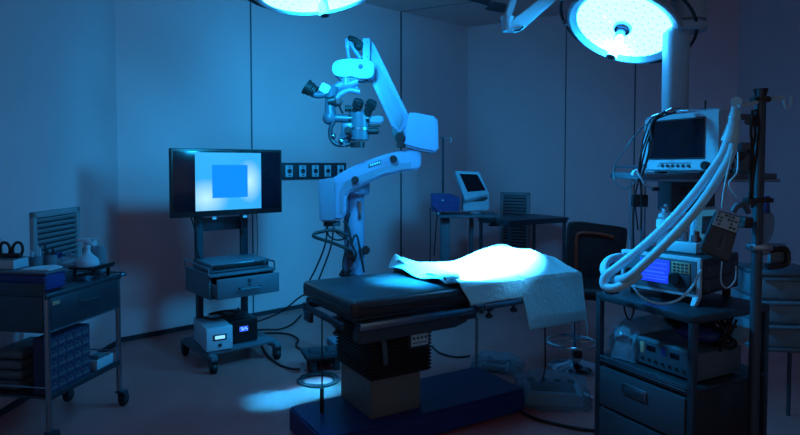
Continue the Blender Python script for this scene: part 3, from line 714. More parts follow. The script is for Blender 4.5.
bx = thing('storage_bin', 'blue plastic bin heaped with papers at the near corner of the instrument cart', 'bin', IL(-.175, .083, .719), ICR)
obj('bin_body', MB().box((0, 0, .045), (.31, .13, .085), .018, seg=3), 'blue_plastic', bx)
rb = MB()
for i in range(6): rb.box((0, 0, .016+.012*i), (.314, .134, .004), .002)
obj('bin_ribs', rb, 'navy_plastic', bx)
obj('bin_rim', MB().box((0, 0, .088), (.325, .145, .012), .006), 'grey_plastic', bx)
solo('paper_sheet', MB().prism([IL(-.17, .04, .8135), IL(-.03, .05, .8135), IL(-.022, .13, .818), IL(-.08, .15, .820), IL(-.16, .12, .815)], (0, 0, .006)), 'paper', 'pale folded paper on the right end of the blue bin', 'paper')
b_ = thing('tape_box', 'small pale box on the blue bin under the black scissors', 'box', IL(-.265, .10, .814), ICR+R(6))
obj('carton', MB().box((0, 0, .022), (.085, .10, .044), .003), 'white_plastic', b_)
obj('carton_lid', MB().box((0, 0, .0455), (.087, .102, .004), .001), 'grey_plastic', b_)
q = IL(-.272, .10, .862)
s_ = thing('scissors', 'black-handled scissors standing up on the pale box on the left cart', 'scissors', q)
for k_, (dx, tilt) in enumerate(((-.028, -.15), (.030, .25))):
    m_ = MB(); P = [Vector((q.x+dx+.024*math.cos(a)+.01*math.sin(a)*tilt, q.y+.004*k_, q.z+.038+.034*math.sin(a))) for a in [2*PI*i/12 for i in range(12)]]
    m_.tube(P, .0065, n=8, closed=True, sub=3); obj('finger_loop', m_, 'black_plastic', s_, world=True)
obj('pivot_block', MB().box((q.x, q.y, q.z+.010), (.10, .03, .022), .006), 'black_plastic', s_, world=True)
obj('blade', MB().prism([(q.x-.055, q.y+.012, q.z+.01), (q.x-.048, q.y+.012, q.z+.01), (q.x-.052, q.y+.012, q.z+.10)], (0, .003, 0)), 'steel', s_, world=True)
def cup(px, py, Y_, r, h, label, m='frosted_plastic', m2='dark_grey', lidm=None):
    p = W(px, py, Y_); p.z = .7195
    c_ = thing('instrument_cup', label, 'cup', p, group='cups on the instrument cart')
    obj('cup_wall', MB().lathe((0, 0, 0), [(0, 0), (r*.88, 0), (r, h), (r*.93, h), (r*.84, .006), (0, .006)], 24), m, c_)
    for i in range(4):
        a = i*1.7+px; mm_ = Vector((math.cos(a)*r*.5, math.sin(a)*r*.5, 0))
        obj('instrument', MB().cyl(mm_+Vector((0, 0, .01)), mm_*1.4+Vector((0, 0, h+.025+.012*(i % 3))), .005, n=8), m2, c_)
    return c_
cup(36, 266, 2.99, .032, .125, 'pale translucent cup of instruments behind the blue bin, left one of two', m2='white_plastic')
cup(50, 266, 3.04, .034, .125, 'translucent cup holding dark instruments behind the blue bin, right one of two')
# riser tray with jar and bottles
rt = thing('riser_tray', 'small black raised tray at the back of the instrument cart', 'tray', IL(-.13, .415, .719), ICR)
obj('tray_plate', MB().box((0, 0, .052), (.245, .15, .012), .003).box((.123, 0, .062), (.006, .15, .014), .001), 'black_plastic', rt)
for x in (-.10, .10):
    for y in (-.055, .055): obj('tray_leg', MB().box((x, y, .023), (.014, .014, .046), .002), 'black_plastic', rt)
p = IL(-.09, .39, .7778)
sb = thing('spray_bottle', 'white trigger spray bottle standing on the black raised tray', 'spray bottle', p, R(10))
obj('bottle', MB().lathe((0, 0, 0), [(0, 0), (.050, 0), (.056, .006), (.056, .022), (.050, .038), (.030, .056), (.016, .072), (.014, .085), (.014, .098), (0, .098)], 28), 'white_plastic', sb)
tg = obj('spray_head', MB().cyl((0, 0, .094), (0, 0, .112), .016, n=16).box((.0, 0, .130), (.040, .028, .030), .007).box((-.028, 0, .138), (.036, .024, .016), .004).box((.026, 0, .139), (.040, .018, .013), .004), 'white_plastic', sb)
obj('trigger', MB().tube([(.018, 0, .128), (.024, 0, .112), (.034, 0, .10)], .0045), 'white_plastic', tg)
p = IL(-.185, .385, .7778)
jr = thing('glass_jar', 'round clear jar with a steel knob lid on the black raised tray', 'jar', p)
obj('jar_body', MB().lathe((0, 0, 0), [(0, 0), (.036, 0), (.046, .014), (.047, .028), (.038, .045), (.024, .052), (0, .053)], 28), 'clear_plastic', jr)
obj('jar_lid', MB().lathe((0, 0, 0), [(0, .0535), (.022, .0535), (.022, .06), (.008, .064), (.008, .072), (0, .074)], 20), 'steel', jr)
p = IL(-.135, .50, .72)
db = thing('dispenser_bottle', 'tall hazy bottle with a white cap behind the spray bottle', 'bottle', p)
obj('bottle', MB().box((0, 0, .076), (.115, .06, .150), .022, seg=4), 'frosted_plastic', db)
obj('cap', MB().cyl((-.005, 0, .148), (-.005, 0, .176), .020, n=18, bev=.003), 'white_plastic', db)
p = IL(-.235, .36, .719)
cbx = thing('small_bottle', 'small bottle with a dark blue cap between the cups and the jar', 'bottle', p)
obj('bottle', MB().lathe((0, 0, 0), [(0, 0), (.022, 0), (.022, .085), (.012, .10), (.012, .11), (0, .11)], 20), 'clear_plastic', cbx)
obj('cap', MB().cyl((0, 0, .105), (0, 0, .13), .019, n=16), 'blue_plastic', cbx)
p = IL(-.055, .33, .719)
kd = thing('kidney_dish', 'small steel dish with a glint in front of the black raised tray', 'dish', p)
obj('dish', MB().lathe((0, 0, 0), [(0, 0), (.030, 0), (.046, .026), (.049, .026), (.047, .023), (.030, .003), (0, .003)], 28), 'chrome', kd)
obj('swab_roll', MB().cyl((-.02, 0, .012), (.02, .005, .018), .010), 'dark_grey', kd)
# printed cartons and wraps on the lower shelf
ct = thing('printed_carton', 'blue carton printed with rows of white instrument pictures on the cart lower shelf', 'carton', IL(-.10, .175, .2448), ICR+R(1))
hc = .262
obj('carton_body', MB().prism([(-.0, -.155, 0), (.085, -.155, 0), (.085, .125, 0), (-.0, .125, 0)], (0, 0, hc), .003), 'carton_blue', ct)
pr = MB(); pd = MB()
for r_ in range(5):
    for c_ in range(5):
        y, z = -.128+.055*c_, .028+.050*r_
        if y > .15: continue
        pr.box((.086, y, z), (.0015, .046, .014), 0).box((.086, y-.006, z+.014), (.0015, .032, .016), 0).tube([(.0865, y+.012, z+.012), (.0865, y+.022, z+.030), (.0865, y+.010, z+.034)], .002, n=4, sub=2)
        pd.box((.0872, y-.006, z+.014), (.001, .018, .010), 0)
obj('printed_picture', pr, 'grey_plastic', ct); obj('printed_square', pd, 'carton_blue', ct)
for i in range(4):
    solo('wrapped_pack', MB().box(IL(-.262, .165+.004*(i % 2), .268+i*.048), (.15, .24, .042), .014, rot=ICR+R(i*1.5-2), seg=3), 'grey_plastic', ['bottom', 'second lowest', 'second highest', 'top'][i]+' grey wrapped pack in the pile beside the printed carton', 'wrapped pack', IL(-.262, .165, .245+i*.048), 'wrapped packs on the cart lower shelf')
wb_ = thing('small_carton', 'small open white carton at the far end of the cart lower shelf', 'carton', IL(-.075, .425, .2448), ICR)
obj('carton_body', MB().box((0, 0, .003), (.10, .13, .006), .001).box((.048, 0, .028), (.004, .13, .052), .001).box((-.048, 0, .028), (.004, .13, .052), .001).box((0, .063, .028), (.1, .004, .052), .001).box((0, -.063, .028), (.1, .004, .052), .001), 'white_plastic', wb_)
obj('carton_contents', MB().box((-.01, .02, .035), (.06, .07, .05), .01), 'grey_plastic', wb_)

# ------------------------------------------------------------------ steel table, trolley and devices at the back
BT = Vector((1.02, 5.59, 0)); BTR = R(29.5)
t = thing('steel_table', 'stainless steel work table against the back wall, right of the screen device', 'table', BT, BTR)
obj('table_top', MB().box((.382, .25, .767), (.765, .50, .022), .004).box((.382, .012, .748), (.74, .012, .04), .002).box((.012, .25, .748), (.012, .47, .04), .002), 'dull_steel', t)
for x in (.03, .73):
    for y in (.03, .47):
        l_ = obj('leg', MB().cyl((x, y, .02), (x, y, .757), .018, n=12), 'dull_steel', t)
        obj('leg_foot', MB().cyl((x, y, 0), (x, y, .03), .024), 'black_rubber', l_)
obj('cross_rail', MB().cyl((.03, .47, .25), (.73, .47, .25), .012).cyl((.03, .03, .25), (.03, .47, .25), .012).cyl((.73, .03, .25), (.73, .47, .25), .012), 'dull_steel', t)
t = thing('device_trolley', 'slim pale trolley with a column leg under the screen device', 'trolley', (.615, 5.36, 0))
obj('trolley_top', MB().box((-.02, 0, .854), (.545, .40, .022), .006), 'grey_plastic', t)
obj('trolley_column', MB().box((-.215, -.02, .47), (.085, .09, .76), .012), 'grey_plastic', t)
obj('trolley_leg', MB().box((.035, .10, .47), (.04, .04, .76), .004), 'dull_steel', t)
obj('trolley_base', MB().box((-.06, 0, .08), (.36, .34, .035), .012), 'grey_plastic', t)
for x in (-.22, .10):
    for y in (-.14, .14): obj('trolley_caster', MB().cyl((x-.014, y, .032), (x+.014, y, .032), .032, bev=.004), 'black_rubber', t)
obj('side_clip', MB().box((-.31, -.06, .87), (.08, .05, .012), .003), 'steel', t)
obj('hanging_hook', MB().cyl((.21, -.14, .845), (.21, -.14, .81), .007).cyl((.21, -.14, .81), (.21, -.14, .77), .014, r2=.058), 'black_plastic', t)
# slanted screen device
Yd = 5.28
t = thing('screen_device', 'white table-top device with a dark tilted screen at the back', 'medical device', W(476, 213, 5.36))
D_ = lambda pts, Y0, dep, nm_, m_, par=t, bev=.004: obj(nm_, MB().prism([W(x, y, Y0) for x, y in pts], (0, dep, 0), bev), m_, par, world=True)
bdy = D_([(463, 200), (489, 194), (489, 209), (486, 210.5), (463, 211)], Yd, .16, 'device_body', 'white_plastic')
q4 = [W(455, 170.8, Yd+.12), W(479, 171.6, Yd+.14), W(489.7, 194, Yd-.01)]
n0 = (q4[1]-q4[0]).cross(q4[2]-q4[0]); o0 = Vector((0, 0, CAMZ)); r0 = ray(465, 199.5)
q4.append(o0+r0*((q4[0]-o0).dot(n0)/r0.dot(n0)))
nn = (q4[1]-q4[0]).cross(q4[2]-q4[0]).normalized(); nn = nn if nn.y > 0 else -nn
hd_ = obj('screen_housing', MB().prism(q4, nn*.055, .004), 'white_plastic', t, world=True)
c4 = sum(q4, Vector())/4
def inset(q, sx, sy, off, up=0):
    c = sum(q, Vector())/4; return [c+(v_-c)*sx+nn*off for v_ in q]
# project the screen corners onto the housing plane
def onplane(px, py, off): 
    r_ = ray(px, py); o_ = Vector((0, 0, CAMZ)); s_ = ((q4[0]-o_).dot(nn))/r_.dot(nn); return o_+r_*s_-nn*off
i4 = [onplane(*v_, .004) for v_ in ((459.5, 174.2), (477, 174.8), (485.6, 190.6), (467.6, 192.2))]
obj('screen', MB().prism(i4, -nn*.002), 'screen_dark', hd_, world=True)
obj('screen_slot', MB().prism([W(467, 200, Yd-.002), W(487.5, 196.5, Yd-.002), W(487.5, 199, Yd-.002), W(484, 201, Yd-.002), W(468, 202, Yd-.002)], (0, -.004, 0)), 'dark_grey', bdy, world=True)
obj('stand_block', MB().box(W(475, 212, 5.36), (.105, .09, .035), .006), 'steel', t, world=True)
navy = t = thing('navy_device', 'navy blue box with a small white light beside the screen device', 'medical device', W(447, 211, 5.36))
bd = D_([(431.7, 194.5), (441, 194), (452, 194.5), (460, 197.5), (459.5, 211.5), (431.8, 211.5)], 5.24, .23, 'device_body', 'navy_plastic', t)
obj('indicator', MB().box(W(442.7, 200.3, 5.238), (.018, .004, .012), .001), 'paper', bd, world=True)
obj('indicator_dial', MB().cyl(W(452, 200, 5.236), W(452, 200, 5.244), .016).cyl(W(453, 206, 5.236), W(453, 206, 5.244), .012), 'blue_plastic', bd, world=True)
obj('device_bracket', MB().box(W(441, 193.6, 5.34), (.06, .05, .012), .003), 'grey_plastic', bd, world=True)
# drip stand behind
t = thing('drip_stand', 'thin steel drip stand with hooks behind the navy device', 'drip stand', (W(443, 180, 5.8).x, 5.8, 0))
zt = W(443, 137, 5.8).z; x_ = W(443, 180, 5.8).x
obj('pole', MB().cyl((x_, 5.8, .08), (x_, 5.8, zt), .011, n=12), 'dull_steel', t, world=True)
obj('hook', MB().tube([(x_-.03, 5.8, zt+.01), (x_-.02, 5.8, zt-.005), (x_, 5.8, zt), (x_+.05, 5.8, zt-.005), (x_+.075, 5.8, zt-.005), (x_+.08, 5.8, zt-.04), (x_+.065, 5.8, zt-.05)], .005, n=6), 'steel', t, world=True)
m_ = MB()
for a in range(5): m_.tube([(x_, 5.8, .09), (x_+.14*math.cos(a*1.2566), 5.8+.14*math.sin(a*1.2566), .07), (x_+.22*math.cos(a*1.2566), 5.8+.22*math.sin(a*1.2566), .03)], .012, n=6)
obj('star_base', m_, 'dull_steel', t, world=True)
obj('power_lead', MB().tube([W(433, 207, 5.22), W(437, 213, 5.14), W(436, 228, 5.12), W(434, 256, 5.12)], .006, n=6).tube([W(430, 208, 5.22), W(430.5, 230, 5.14), W(430, 262, 5.14)], .005, n=6), 'black_rubber', navy, world=True)

# ------------------------------------------------------------------ stool with backrest
SC = Vector((1.125, 3.80, 0))
t = thing('surgeon_stool', 'black swivel stool with an orange-piped backrest and chrome foot ring', 'stool', SC)
obj('base_disc', MB().lathe((0, 0, 0), [(0, 0), (.17, 0), (.172, .012), (.16, .02), (.08, .034), (.035, .05), (0, .05)], 40), 'chrome', t, smooth=True).location = (0, 0, 0)
obj('gas_column', MB().cyl((0, 0, .04), (0, 0, .50), .026, n=18).cyl((0, 0, .04), (0, 0, .12), .034, n=18), 'chrome', t)
obj('column_collar', MB().box((0, -.03, .10), (.055, .06, .05), .01).cyl((0, -.07, .10), (0, -.02, .10), .014), 'black_plastic', t)
fr = obj('foot_ring', MB().tube([(.15*math.cos(a)-.03, .15*math.sin(a), .17) for a in [2*PI*i/16 for i in range(16)]], .010, n=10, closed=True, sub=3), 'chrome', t)
obj('ring_spoke', MB().cyl((-.17, 0, .17), (.11, 0, .17), .008), 'chrome', fr)
obj('seat', MB().box((.07, .0, .515), (.42, .42, .075), .035, rot=R(-25), seg=4), 'stool_leather', t)
bk = MB()
A = Vector((0, 0, 0))
def bp(px, py, Y_=4.06): return W(px, py, Y_)-SC
b = bmesh.new()
ol = cv([(570, 228), (573, 223), (585, 222.5), (605, 225), (623, 227.5), (627.5, 231), (626, 250), (623, 275), (620, 292), (614, 296), (590, 296), (573, 293), (568.5, 280), (568.3, 255)], 3)
obj('backrest', MB().prism([W(x, y, 4.06)-SC for x, y in ol], (0, .07, 0), .012), 'stool_leather', t)
obj('back_piping', MB().tube([W(x, y, 4.052)-SC for x, y in [(576.5, 272), (576, 255), (576.5, 238), (579, 233.5), (590, 233), (606, 235.5), (613, 237.5)]], .014, n=10), 'orange_piping', t)
obj('back_panel', MB().prism([W(x, y, 4.052)-SC for x, y in cv([(581, 240), (584, 237.5), (600, 238.5), (613, 241), (615, 245), (613, 280), (609, 286), (584, 284), (581, 278)], 3)], (0, .02, 0), .006), 'stool_leather', t)
obj('back_bar', MB().tube([Vector((.09, .10, .48)), Vector((.16, .20, .50)), W(597, 290, 4.15)-SC, W(597, 268, 4.15)-SC], .018, n=8), 'black_plastic', t)

# ------------------------------------------------------------------ bagged pedals on the floor
def bag(loc, rz, sx, sy, sz, label, seed, grp='clear plastic covers over the foot pedals'):
    rr = random.Random(seed); b = bmesh.new(); bmesh.ops.create_icosphere(b, subdivisions=4, radius=1)
    for v_ in b.verts:
        c = v_.co; n_ = c.normalized()
        e = .55; f_ = lambda a: math.copysign(abs(a)**e, a)
        p = Vector((f_(n_.x)*sx, f_(n_.y)*sy, max(0, f_(n_.z))*sz))
        k_ = 1+.07*math.sin(9*n_.x+seed)+.06*math.sin(13*n_.y+7*n_.z+seed)+.04*math.sin(23*n_.x-17*n_.y)
        p.x *= k_; p.y *= k_; p.z = p.z*(1+.10*math.sin(11*n_.x+3*seed)*math.cos(9*n_.y))+.004
        v_.co = p
    m_ = MB(); m_._merge(b)
    o = obj('plastic_cover', m_, 'crinkled_plastic'); o.location = loc; o.rotation_euler = (0, 0, rz)
    return tag(o, label, 'plastic cover', grp)
def pedal(loc, rz, sx, sy, sz, label, n):
    t = thing('foot_pedal', label, 'foot pedal', loc, rz, 'foot pedals under clear covers')
    obj('pedal_base', MB().box((0, 0, sz*.4), (sx, sy, sz*.8), .012), 'white_plastic', t)
    obj('pedal_plate', MB().box((0, -.01, sz*.86), (sx*.8, sy*.55, .012), .005, rot=Matrix.Rotation(R(5), 4, 'X')), 'grey_plastic', t)
    for i in range(n):
        x = -sx*.38+sx*.76*i/max(1, n-1)
        obj('pedal_button', MB().cyl((x, sy*.36, sz*.75), (x, sy*.36, sz*1.05), .018, n=14, bev=.003), 'dark_grey', t)
p = onz(552, 399, 0)
pedal((p.x, p.y, 0), R(-8), .30, .22, .085, 'white foot control box with dark buttons inside the larger clear cover', 4)
bag((p.x, p.y, 0), R(-8), .205, .165, .125, 'larger crumpled clear plastic cover on the floor right of the navy plate', 2)
p = onz(497, 368, 0)
pedal((p.x, p.y, 0), R(-25), .16, .13, .05, 'small pale foot pedal inside the smaller clear cover', 2)
bag((p.x, p.y, 0), R(-15), .155, .12, .085, 'smaller crumpled clear plastic cover under the far end of the table', 5)

# ------------------------------------------------------------------ ceiling pendant, right
PC = Vector((W(675, 100, 3.08).x, 3.08, 0)); px_ = PC.x
t = thing('ceiling_pendant', 'pale ceiling-hung supply column with a shelf, right of the tilted surgical light', 'pendant', (px_, 3.08, 1.1))
obj('pendant_column', MB().box((px_, 3.08, 1.56), (.108, .10, .86), .02, seg=4), 'lamp_paint', t, world=True)
zf = W(688, 27, 3.08).z
obj('pendant_bearing', MB().cyl((px_+.05, 3.08, zf-.025), (px_+.05, 3.08, zf+.015), .10, n=32, bev=.006).cyl((px_+.06, 3.08, zf+.01), (px_+.06, 3.08, zf+.14), .085, n=32, bev=.02).tube([(px_+.06, 3.08, zf+.13), (px_+.09, 3.10, zf+.22), (px_+.16, 3.16, zf+.30), (px_+.25, 3.2, zf+.34)], .085, n=16).cyl((px_+.25, 3.2, zf+.30), (px_+.25, 3.2, HC-.004), .08, n=24), 'lamp_paint', t, world=True)
sx0, sx1 = 1.062, 1.66; zs = 1.262
sh = obj('pendant_shelf', MB().box(((sx0+sx1)/2, 2.84, zs-.014), (sx1-sx0, .40, .028), .004), 'grey_plastic', t, world=True)
obj('shelf_rail', MB().cyl((sx0, 2.625, zs-.03), (sx1, 2.625, zs-.03), .006).cyl((sx0+.01, 2.64, zs+.03), (sx0+.01, 3.0, zs+.03), .006).cyl((sx0+.01, 2.64, zs), (sx0+.01, 2.64, zs+.03), .005).cyl((sx0+.01, 3.0, zs+.03), (sx0+.14, 3.03, zs+.03), .006).cyl((sx0+.01, 3.0, zs), (sx0+.01, 3.0, zs+.03), .005), 'steel', sh, world=True)
obj('service_head', MB().box((px_+.02, 2.99, 1.155), (.22, .16, .17), .012), 'mid_grey', t, world=True)
m_ = MB()
for i in range(3): m_.box((px_-.03+i*.05, 2.905, 1.17), (.035, .008, .045), .003)
obj('gas_outlet', m_, 'dark_grey', t, world=True)
xp = W(636, 200, 2.95).x
for dx in (-.012, .022):
    obj('drop_pole', MB().cyl((xp+dx*1.6, 2.95, .86), (xp+dx*1.6, 2.95, zs-.02), .013, n=12), 'steel', t, world=True)
obj('pole_clamp', MB().box((xp+.01, 2.94, 1.125), (.075, .05, .06), .006), 'black_plastic', t, world=True)
obj('side_post', MB().box((sx1-.09, 2.86, 1.36), (.035, .03, .20), .004).box((sx1-.24, 2.9, 1.40), (.10, .03, .03), .004), 'grey_plastic', t, world=True)

# patient monitor
ML = Vector((W(640, 171, 2.80).x, 2.80, zs)); MR = Vector((W(721, 172, 2.5).x, 2.5, zs)); dd = MR-ML; an = math.atan2(dd.y, dd.x); Lm = dd.length
t = thing('patient_monitor', 'boxy pale patient monitor with a dark screen on the pendant shelf', 'monitor', ML, an)
Hm = .262
F_ = lambda x, z, y=0: Vector((x*Lm, y, z))
obj('monitor_casing', MB().prism([F_(0, .008), F_(1, .008), F_(.985, Hm+.01), (.045*Lm, 0, Hm-.005)], (0, .10, 0), .010), 'white_plastic', t)
obj('monitor_back', MB().prism([F_(.06, .02, .10), F_(.94, .02, .10), F_(.92, Hm-.01, .10), F_(.1, Hm-.02, .10)], (0, .07, 0), .012), 'dark_grey', t)
sc2 = obj('screen', MB().prism([F_(.115, .070, -.003), F_(.80, .070, -.003), F_(.80, .238, -.003), F_(.145, .232, -.003)], (0, .006, 0)), 'screen_dark', t)
obj('screen_surround', MB().tube([F_(.11, .066, -.002), F_(.81, .066, -.002), F_(.81, .242, -.002), F_(.14, .236, -.002), F_(.11, .066, -.002)], .003, sub=1, n=6), 'dark_grey', sc2)
m_ = MB()
for i in range(6): m_.cyl(F_(.30+.065*i, .034, -.004), F_(.30+.065*i, .034, .002), .0075, n=12)
m_.box(F_(.06, .034, -.001), (.022, .006, .014), .002)
obj('front_buttons', m_, 'dark_grey', t)
obj('button_surround', MB().tube([F_(.24, .028, -.001), F_(.27, .046, -.001), F_(.66, .046, -.001)], .0016, sub=1, n=5).box(F_(.52, .012, -.001), (.24, .005, .008), .001), 'mid_grey', t)
obj('rotary_knob', MB().cyl(F_(.83, .036, -.018), F_(.83, .036, .002), .018, n=20, bev=.004), 'black_plastic', t)
obj('carry_strip', MB().tube([F_(.1, Hm, .03), F_(.3, Hm+.012, .03), F_(.9, Hm+.016, .03)], .004, n=6), 'chrome', t)
obj('aerial', MB().cyl(F_(.74, Hm, .05), F_(.74, Hm+.055, .05), .004), 'black_plastic', t)
obj('monitor_foot', MB().box((.08, .04, .004), (.03, .06, .008), .001).box((Lm-.08, .04, .004), (.03, .06, .008), .001), 'black_rubber', t)
# leads hanging over its left corner
def lead(pts, r, m, label, name='monitor_lead'):
    solo(name, MB().tube([W(*p) for p in pts], r, n=6), m, label, 'lead', None, 'leads hung over the left side of the patient monitor')
dk = 'black lead in the bundle draped over the left corner of the patient monitor'
lead([(676, 112, 2.58), (664, 116, 2.56), (655, 121, 2.55), (650, 135, 2.56), (645, 150, 2.56), (641, 168, 2.58), (638, 182, 2.60), (635, 200, 2.75), (638, 230, 2.80)], .0038, 'black_rubber', dk)
lead([(672, 109, 2.60), (660, 114, 2.58), (652, 124, 2.56), (646, 140, 2.56), (641, 155, 2.56), (639, 172, 2.58), (641, 190, 2.62), (641, 230, 2.78)], .0038, 'black_rubber', dk)
lead([(668, 111, 2.58), (656, 120, 2.55), (653, 132, 2.55), (648, 155, 2.55), (643, 172, 2.57), (637, 186, 2.60), (633, 215, 2.78), (634, 250, 2.80)], .0035, 'black_rubber', dk)
lead([(662, 113, 2.57), (651, 119, 2.56), (646, 130, 2.56), (642, 145, 2.57), (640, 170, 2.58)], .0035, 'dark_grey', dk)
lead([(664, 112, 2.57), (655, 117, 2.55), (650, 128, 2.55), (652, 145, 2.55), (646, 165, 2.57), (641, 180, 2.60)], .0035, 'grey_plastic', 'pale grey lead crossing the left edge of the patient monitor screen')
lead([(660, 115, 2.60), (640, 130, 2.66), (626, 148, 2.70), (616, 163, 2.70), (614, 178, 2.66), (620, 187, 2.64), (628, 188, 2.62), (637, 180, 2.60)], .003, 'grey_plastic', 'thin lead looping out to the left of the pendant shelf')
lead([(637, 172, 2.56), (641, 178, 2.55), (646, 185, 2.56), (652, 189, 2.58)], .005, 'white_plastic', 'short pale lead curling under the front edge of the pendant shelf')
solo('clip', MB().box(W(655.5, 189, 2.58), (.03, .02, .016), .003, rot=R(20)), 'black_plastic', 'small black clip at the end of the pale lead under the shelf', 'clip')
solo('sensor_pad', MB().tube([W(666, 112.5, 2.56), W(672, 110.5, 2.57), W(680, 108.5, 2.60)], .012, n=10, rf=lambda u: .013-.012*abs(u-.5)), 'chrome', 'shiny finger clip lying on top of the patient monitor', 'sensor')
solo('hand_clip', MB().prism([W(634, 171, 2.60), W(639, 169, 2.60), (W(640, 175, 2.60)), W(633, 175.5, 2.60)], (0, .03, 0), .003), 'paper', 'small white sensor clip on the left end of the pendant shelf', 'clip')

# ------------------------------------------------------------------ anaesthesia rack
AC = Vector((.85, 2.58, 0)); AR = R(-62.7)
def AL(x, y, z=0): return AC+Matrix.Rotation(AR, 3, 'Z') @ Vector((x, y, z))
WX, WY = .476, .45
t = thing('equipment_rack', 'dark steel-framed rack with a drawer and shelves, lower right corner', 'rack', AC, AR)
for x in (.012, WX-.012):
    for y in (.012, WY-.012):
        l_ = obj('post', MB().box((x, y, .40), (.026, .026, .67), .003), 'dull_steel', t)
        obj('caster', MB().cyl((x-.012, y, .035), (x+.012, y, .035), .035, n=18, bev=.004), 'black_rubber', l_)
obj('top_shelf', MB().box((WX/2, WY/2, .739), (WX, WY, .018), .003).box((WX/2, .004, .734), (WX, .010, .028), .002).box((WX-.004, WY/2, .734), (.010, WY, .028), .002), 'dull_steel', t)
obj('middle_shelf', MB().box((WX/2, WY/2, .470), (WX, WY, .014), .003).box((WX/2, .002, .468), (WX-.02, .006, .030), .001), 'dull_steel', t)
obj('shelf_edge_strip', MB().cyl((.03, -.002, .482), (WX-.03, -.002, .482), .0025, n=6).cyl((.03, -.002, .474), (WX-.03, -.002, .474), .0025, n=6).cyl((.03, -.002, .464), (WX-.03, -.002, .464), .0025, n=6), 'steel', t)
obj('drawer_cabinet', MB().box((WX/2, WY/2+.01, .28), (WX-.05, WY-.03, .34), .004), 'dark_grey', t)
dw = obj('drawer', MB().box((WX/2, .004, .355), (WX-.06, .02, .165), .004), 'mid_grey', t)
hp = obj('drawer_handle', MB().box((WX/2-.02, -.009, .385), (.12, .008, .042), .003), 'steel', dw)
obj('handle_recess', MB().box((WX/2-.02, -.0135, .382), (.10, .003, .028), .002), 'dark_steel', hp)
obj('lower_drawer', MB().box((WX/2, .004, .185), (WX-.06, .02, .15), .004), 'mid_grey', t)
obj('glass_side', MB().box((.010, WY/2, .61), (.004, WY-.05, .24), .001), 'glass', t)

# ventilator
t = thing('ventilator', 'white-fronted breathing machine with a bright blue screen on the rack top', 'ventilator', (.965, 2.595, .7485), R(-52.5))
Lv, Hv, Dv = .345, .158, .33
v = t
for x in (.035, Lv-.035):
    for y in (.04, Dv-.04): obj('machine_foot', MB().cyl((x, y, 0), (x, y, .032), .016, n=12), 'black_rubber', v)
obj('machine_casing', MB().box((Lv/2, Dv/2+.006, .03+Hv/2), (Lv-.012, Dv, Hv-.012), .006), 'dark_grey', v)
fp = obj('front_panel', MB().box((Lv/2, 0, .03+Hv/2), (Lv, .022, Hv), .008), 'white_plastic', v)
fi = obj('panel_field', MB().box((Lv/2, -.0115, .03+Hv/2), (Lv-.03, .003, Hv-.028), .004), 'grey_plastic', v)
s2 = obj('screen', MB().box((.158, -.0145, .03+Hv/2+.008), (.128, .004, .095), .002), 'screen_blue', v)
m_ = MB()
for i, z in enumerate((.145, .125, .108, .092, .080)): m_.box((.158+(i % 2)*.004, -.0170, z+.004), (.112-.012*(i % 3), .001, .0045 if i != 2 else .007), 0)
obj('screen_reading', m_, 'screen_line', s2)
kp = obj('keypad', MB().box((.268, -.0145, .143), (.074, .004, .044), .002), 'tan_label', v)
m_ = MB()
for i in range(4):
    for j in range(3): m_.box((.243+.0165*i, -.0172, .130+.013*j), (.011, .002, .008), .001)
obj('key', m_, 'mid_grey', kp)
obj('control_panel', MB().box((.262, -.0145, .090), (.092, .004, .056), .004), 'dark_steel', v)
obj('control_dial', MB().cyl((.250, -.034, .096), (.250, -.012, .096), .024, n=24, bev=.004), 'black_plastic', v)
obj('outlet_port', MB().cyl((.318, -.030, .072), (.318, -.010, .072), .012, n=14), 'black_plastic', v)
obj('hose_port', MB().cyl((.05, -.030, .10), (.05, -.010, .10), .017, n=14), 'black_plastic', v)
obj('side_bracket', MB().prism([(Lv-.03, -.012, .035), (Lv-.006, -.012, .035), (Lv-.010, -.03, 0.0), (Lv-.03, -.03, 0.0)], (0, .03, 0), .003), 'white_plastic', v)
obj('side_knob', MB().cyl((Lv-.008, .05, .14), (Lv+.004, .05, .14), .008).cyl((Lv-.008, .27, .14), (Lv+.004, .27, .14), .008).cyl((Lv-.008, .05, .06), (Lv+.004, .05, .06), .008).cyl((Lv-.008, .27, .06), (Lv+.004, .27, .06), .008), 'grey_plastic', v)
m_ = MB()
for i in range(2): m_.box((Lv-.004, .165, .075+.055*i), (.006, .28, .045), .003)
obj('side_panel', m_, 'mid_grey', v)
zt = .7485+.03+Hv
def VL(x, y, z=0): return Vector((.965, 2.595, .7485))+Matrix.Rotation(R(-52.5), 3, 'Z') @ Vector((x, y, z))

# things on the ventilator
p = VL(.085, .20); p.z = zt-.004
t = thing('suction_bottle', 'clear suction bottle with a white label, behind the upper bend of the hoses', 'bottle', p)
obj('bottle', MB().lathe((0, 0, 0), [(0, 0), (.034, 0), (.036, .006), (.036, .125), (.030, .142), (0, .145)], 26), 'clear_plastic', t)
obj('bottle_cap', MB().lathe((0, 0, 0), [(0, .138), (.030, .138), (.030, .152), (.015, .160), (.012, .178), (.006, .195), (0, .195)], 22), 'white_plastic', t)
obj('label', MB().lathe((0, 0, 0), [(0.036, .092), (.038, .092), (.038, .128), (.036, .128)], 26), 'paper', t)
obj('cap_nozzle', MB().tube([(0, 0, .165), (-.012, -.01, .180), (-.028, -.012, .178)], .005), 'steel', t)
p = VL(.20, .16); p.z = zt-.004
t = thing('flask_block', 'low white and steel connector block on top of the breathing machine', 'connector block', p, R(-52))
obj('block', MB().box((0, 0, .022), (.13, .09, .044), .006), 'white_plastic', t)
for i in range(3): obj('fitting', MB().cyl((-.045+.042*i, -.01, .04), (-.045+.042*i, -.01, .075+.01*(i % 2)), .013, n=14, bev=.002), 'steel', t)
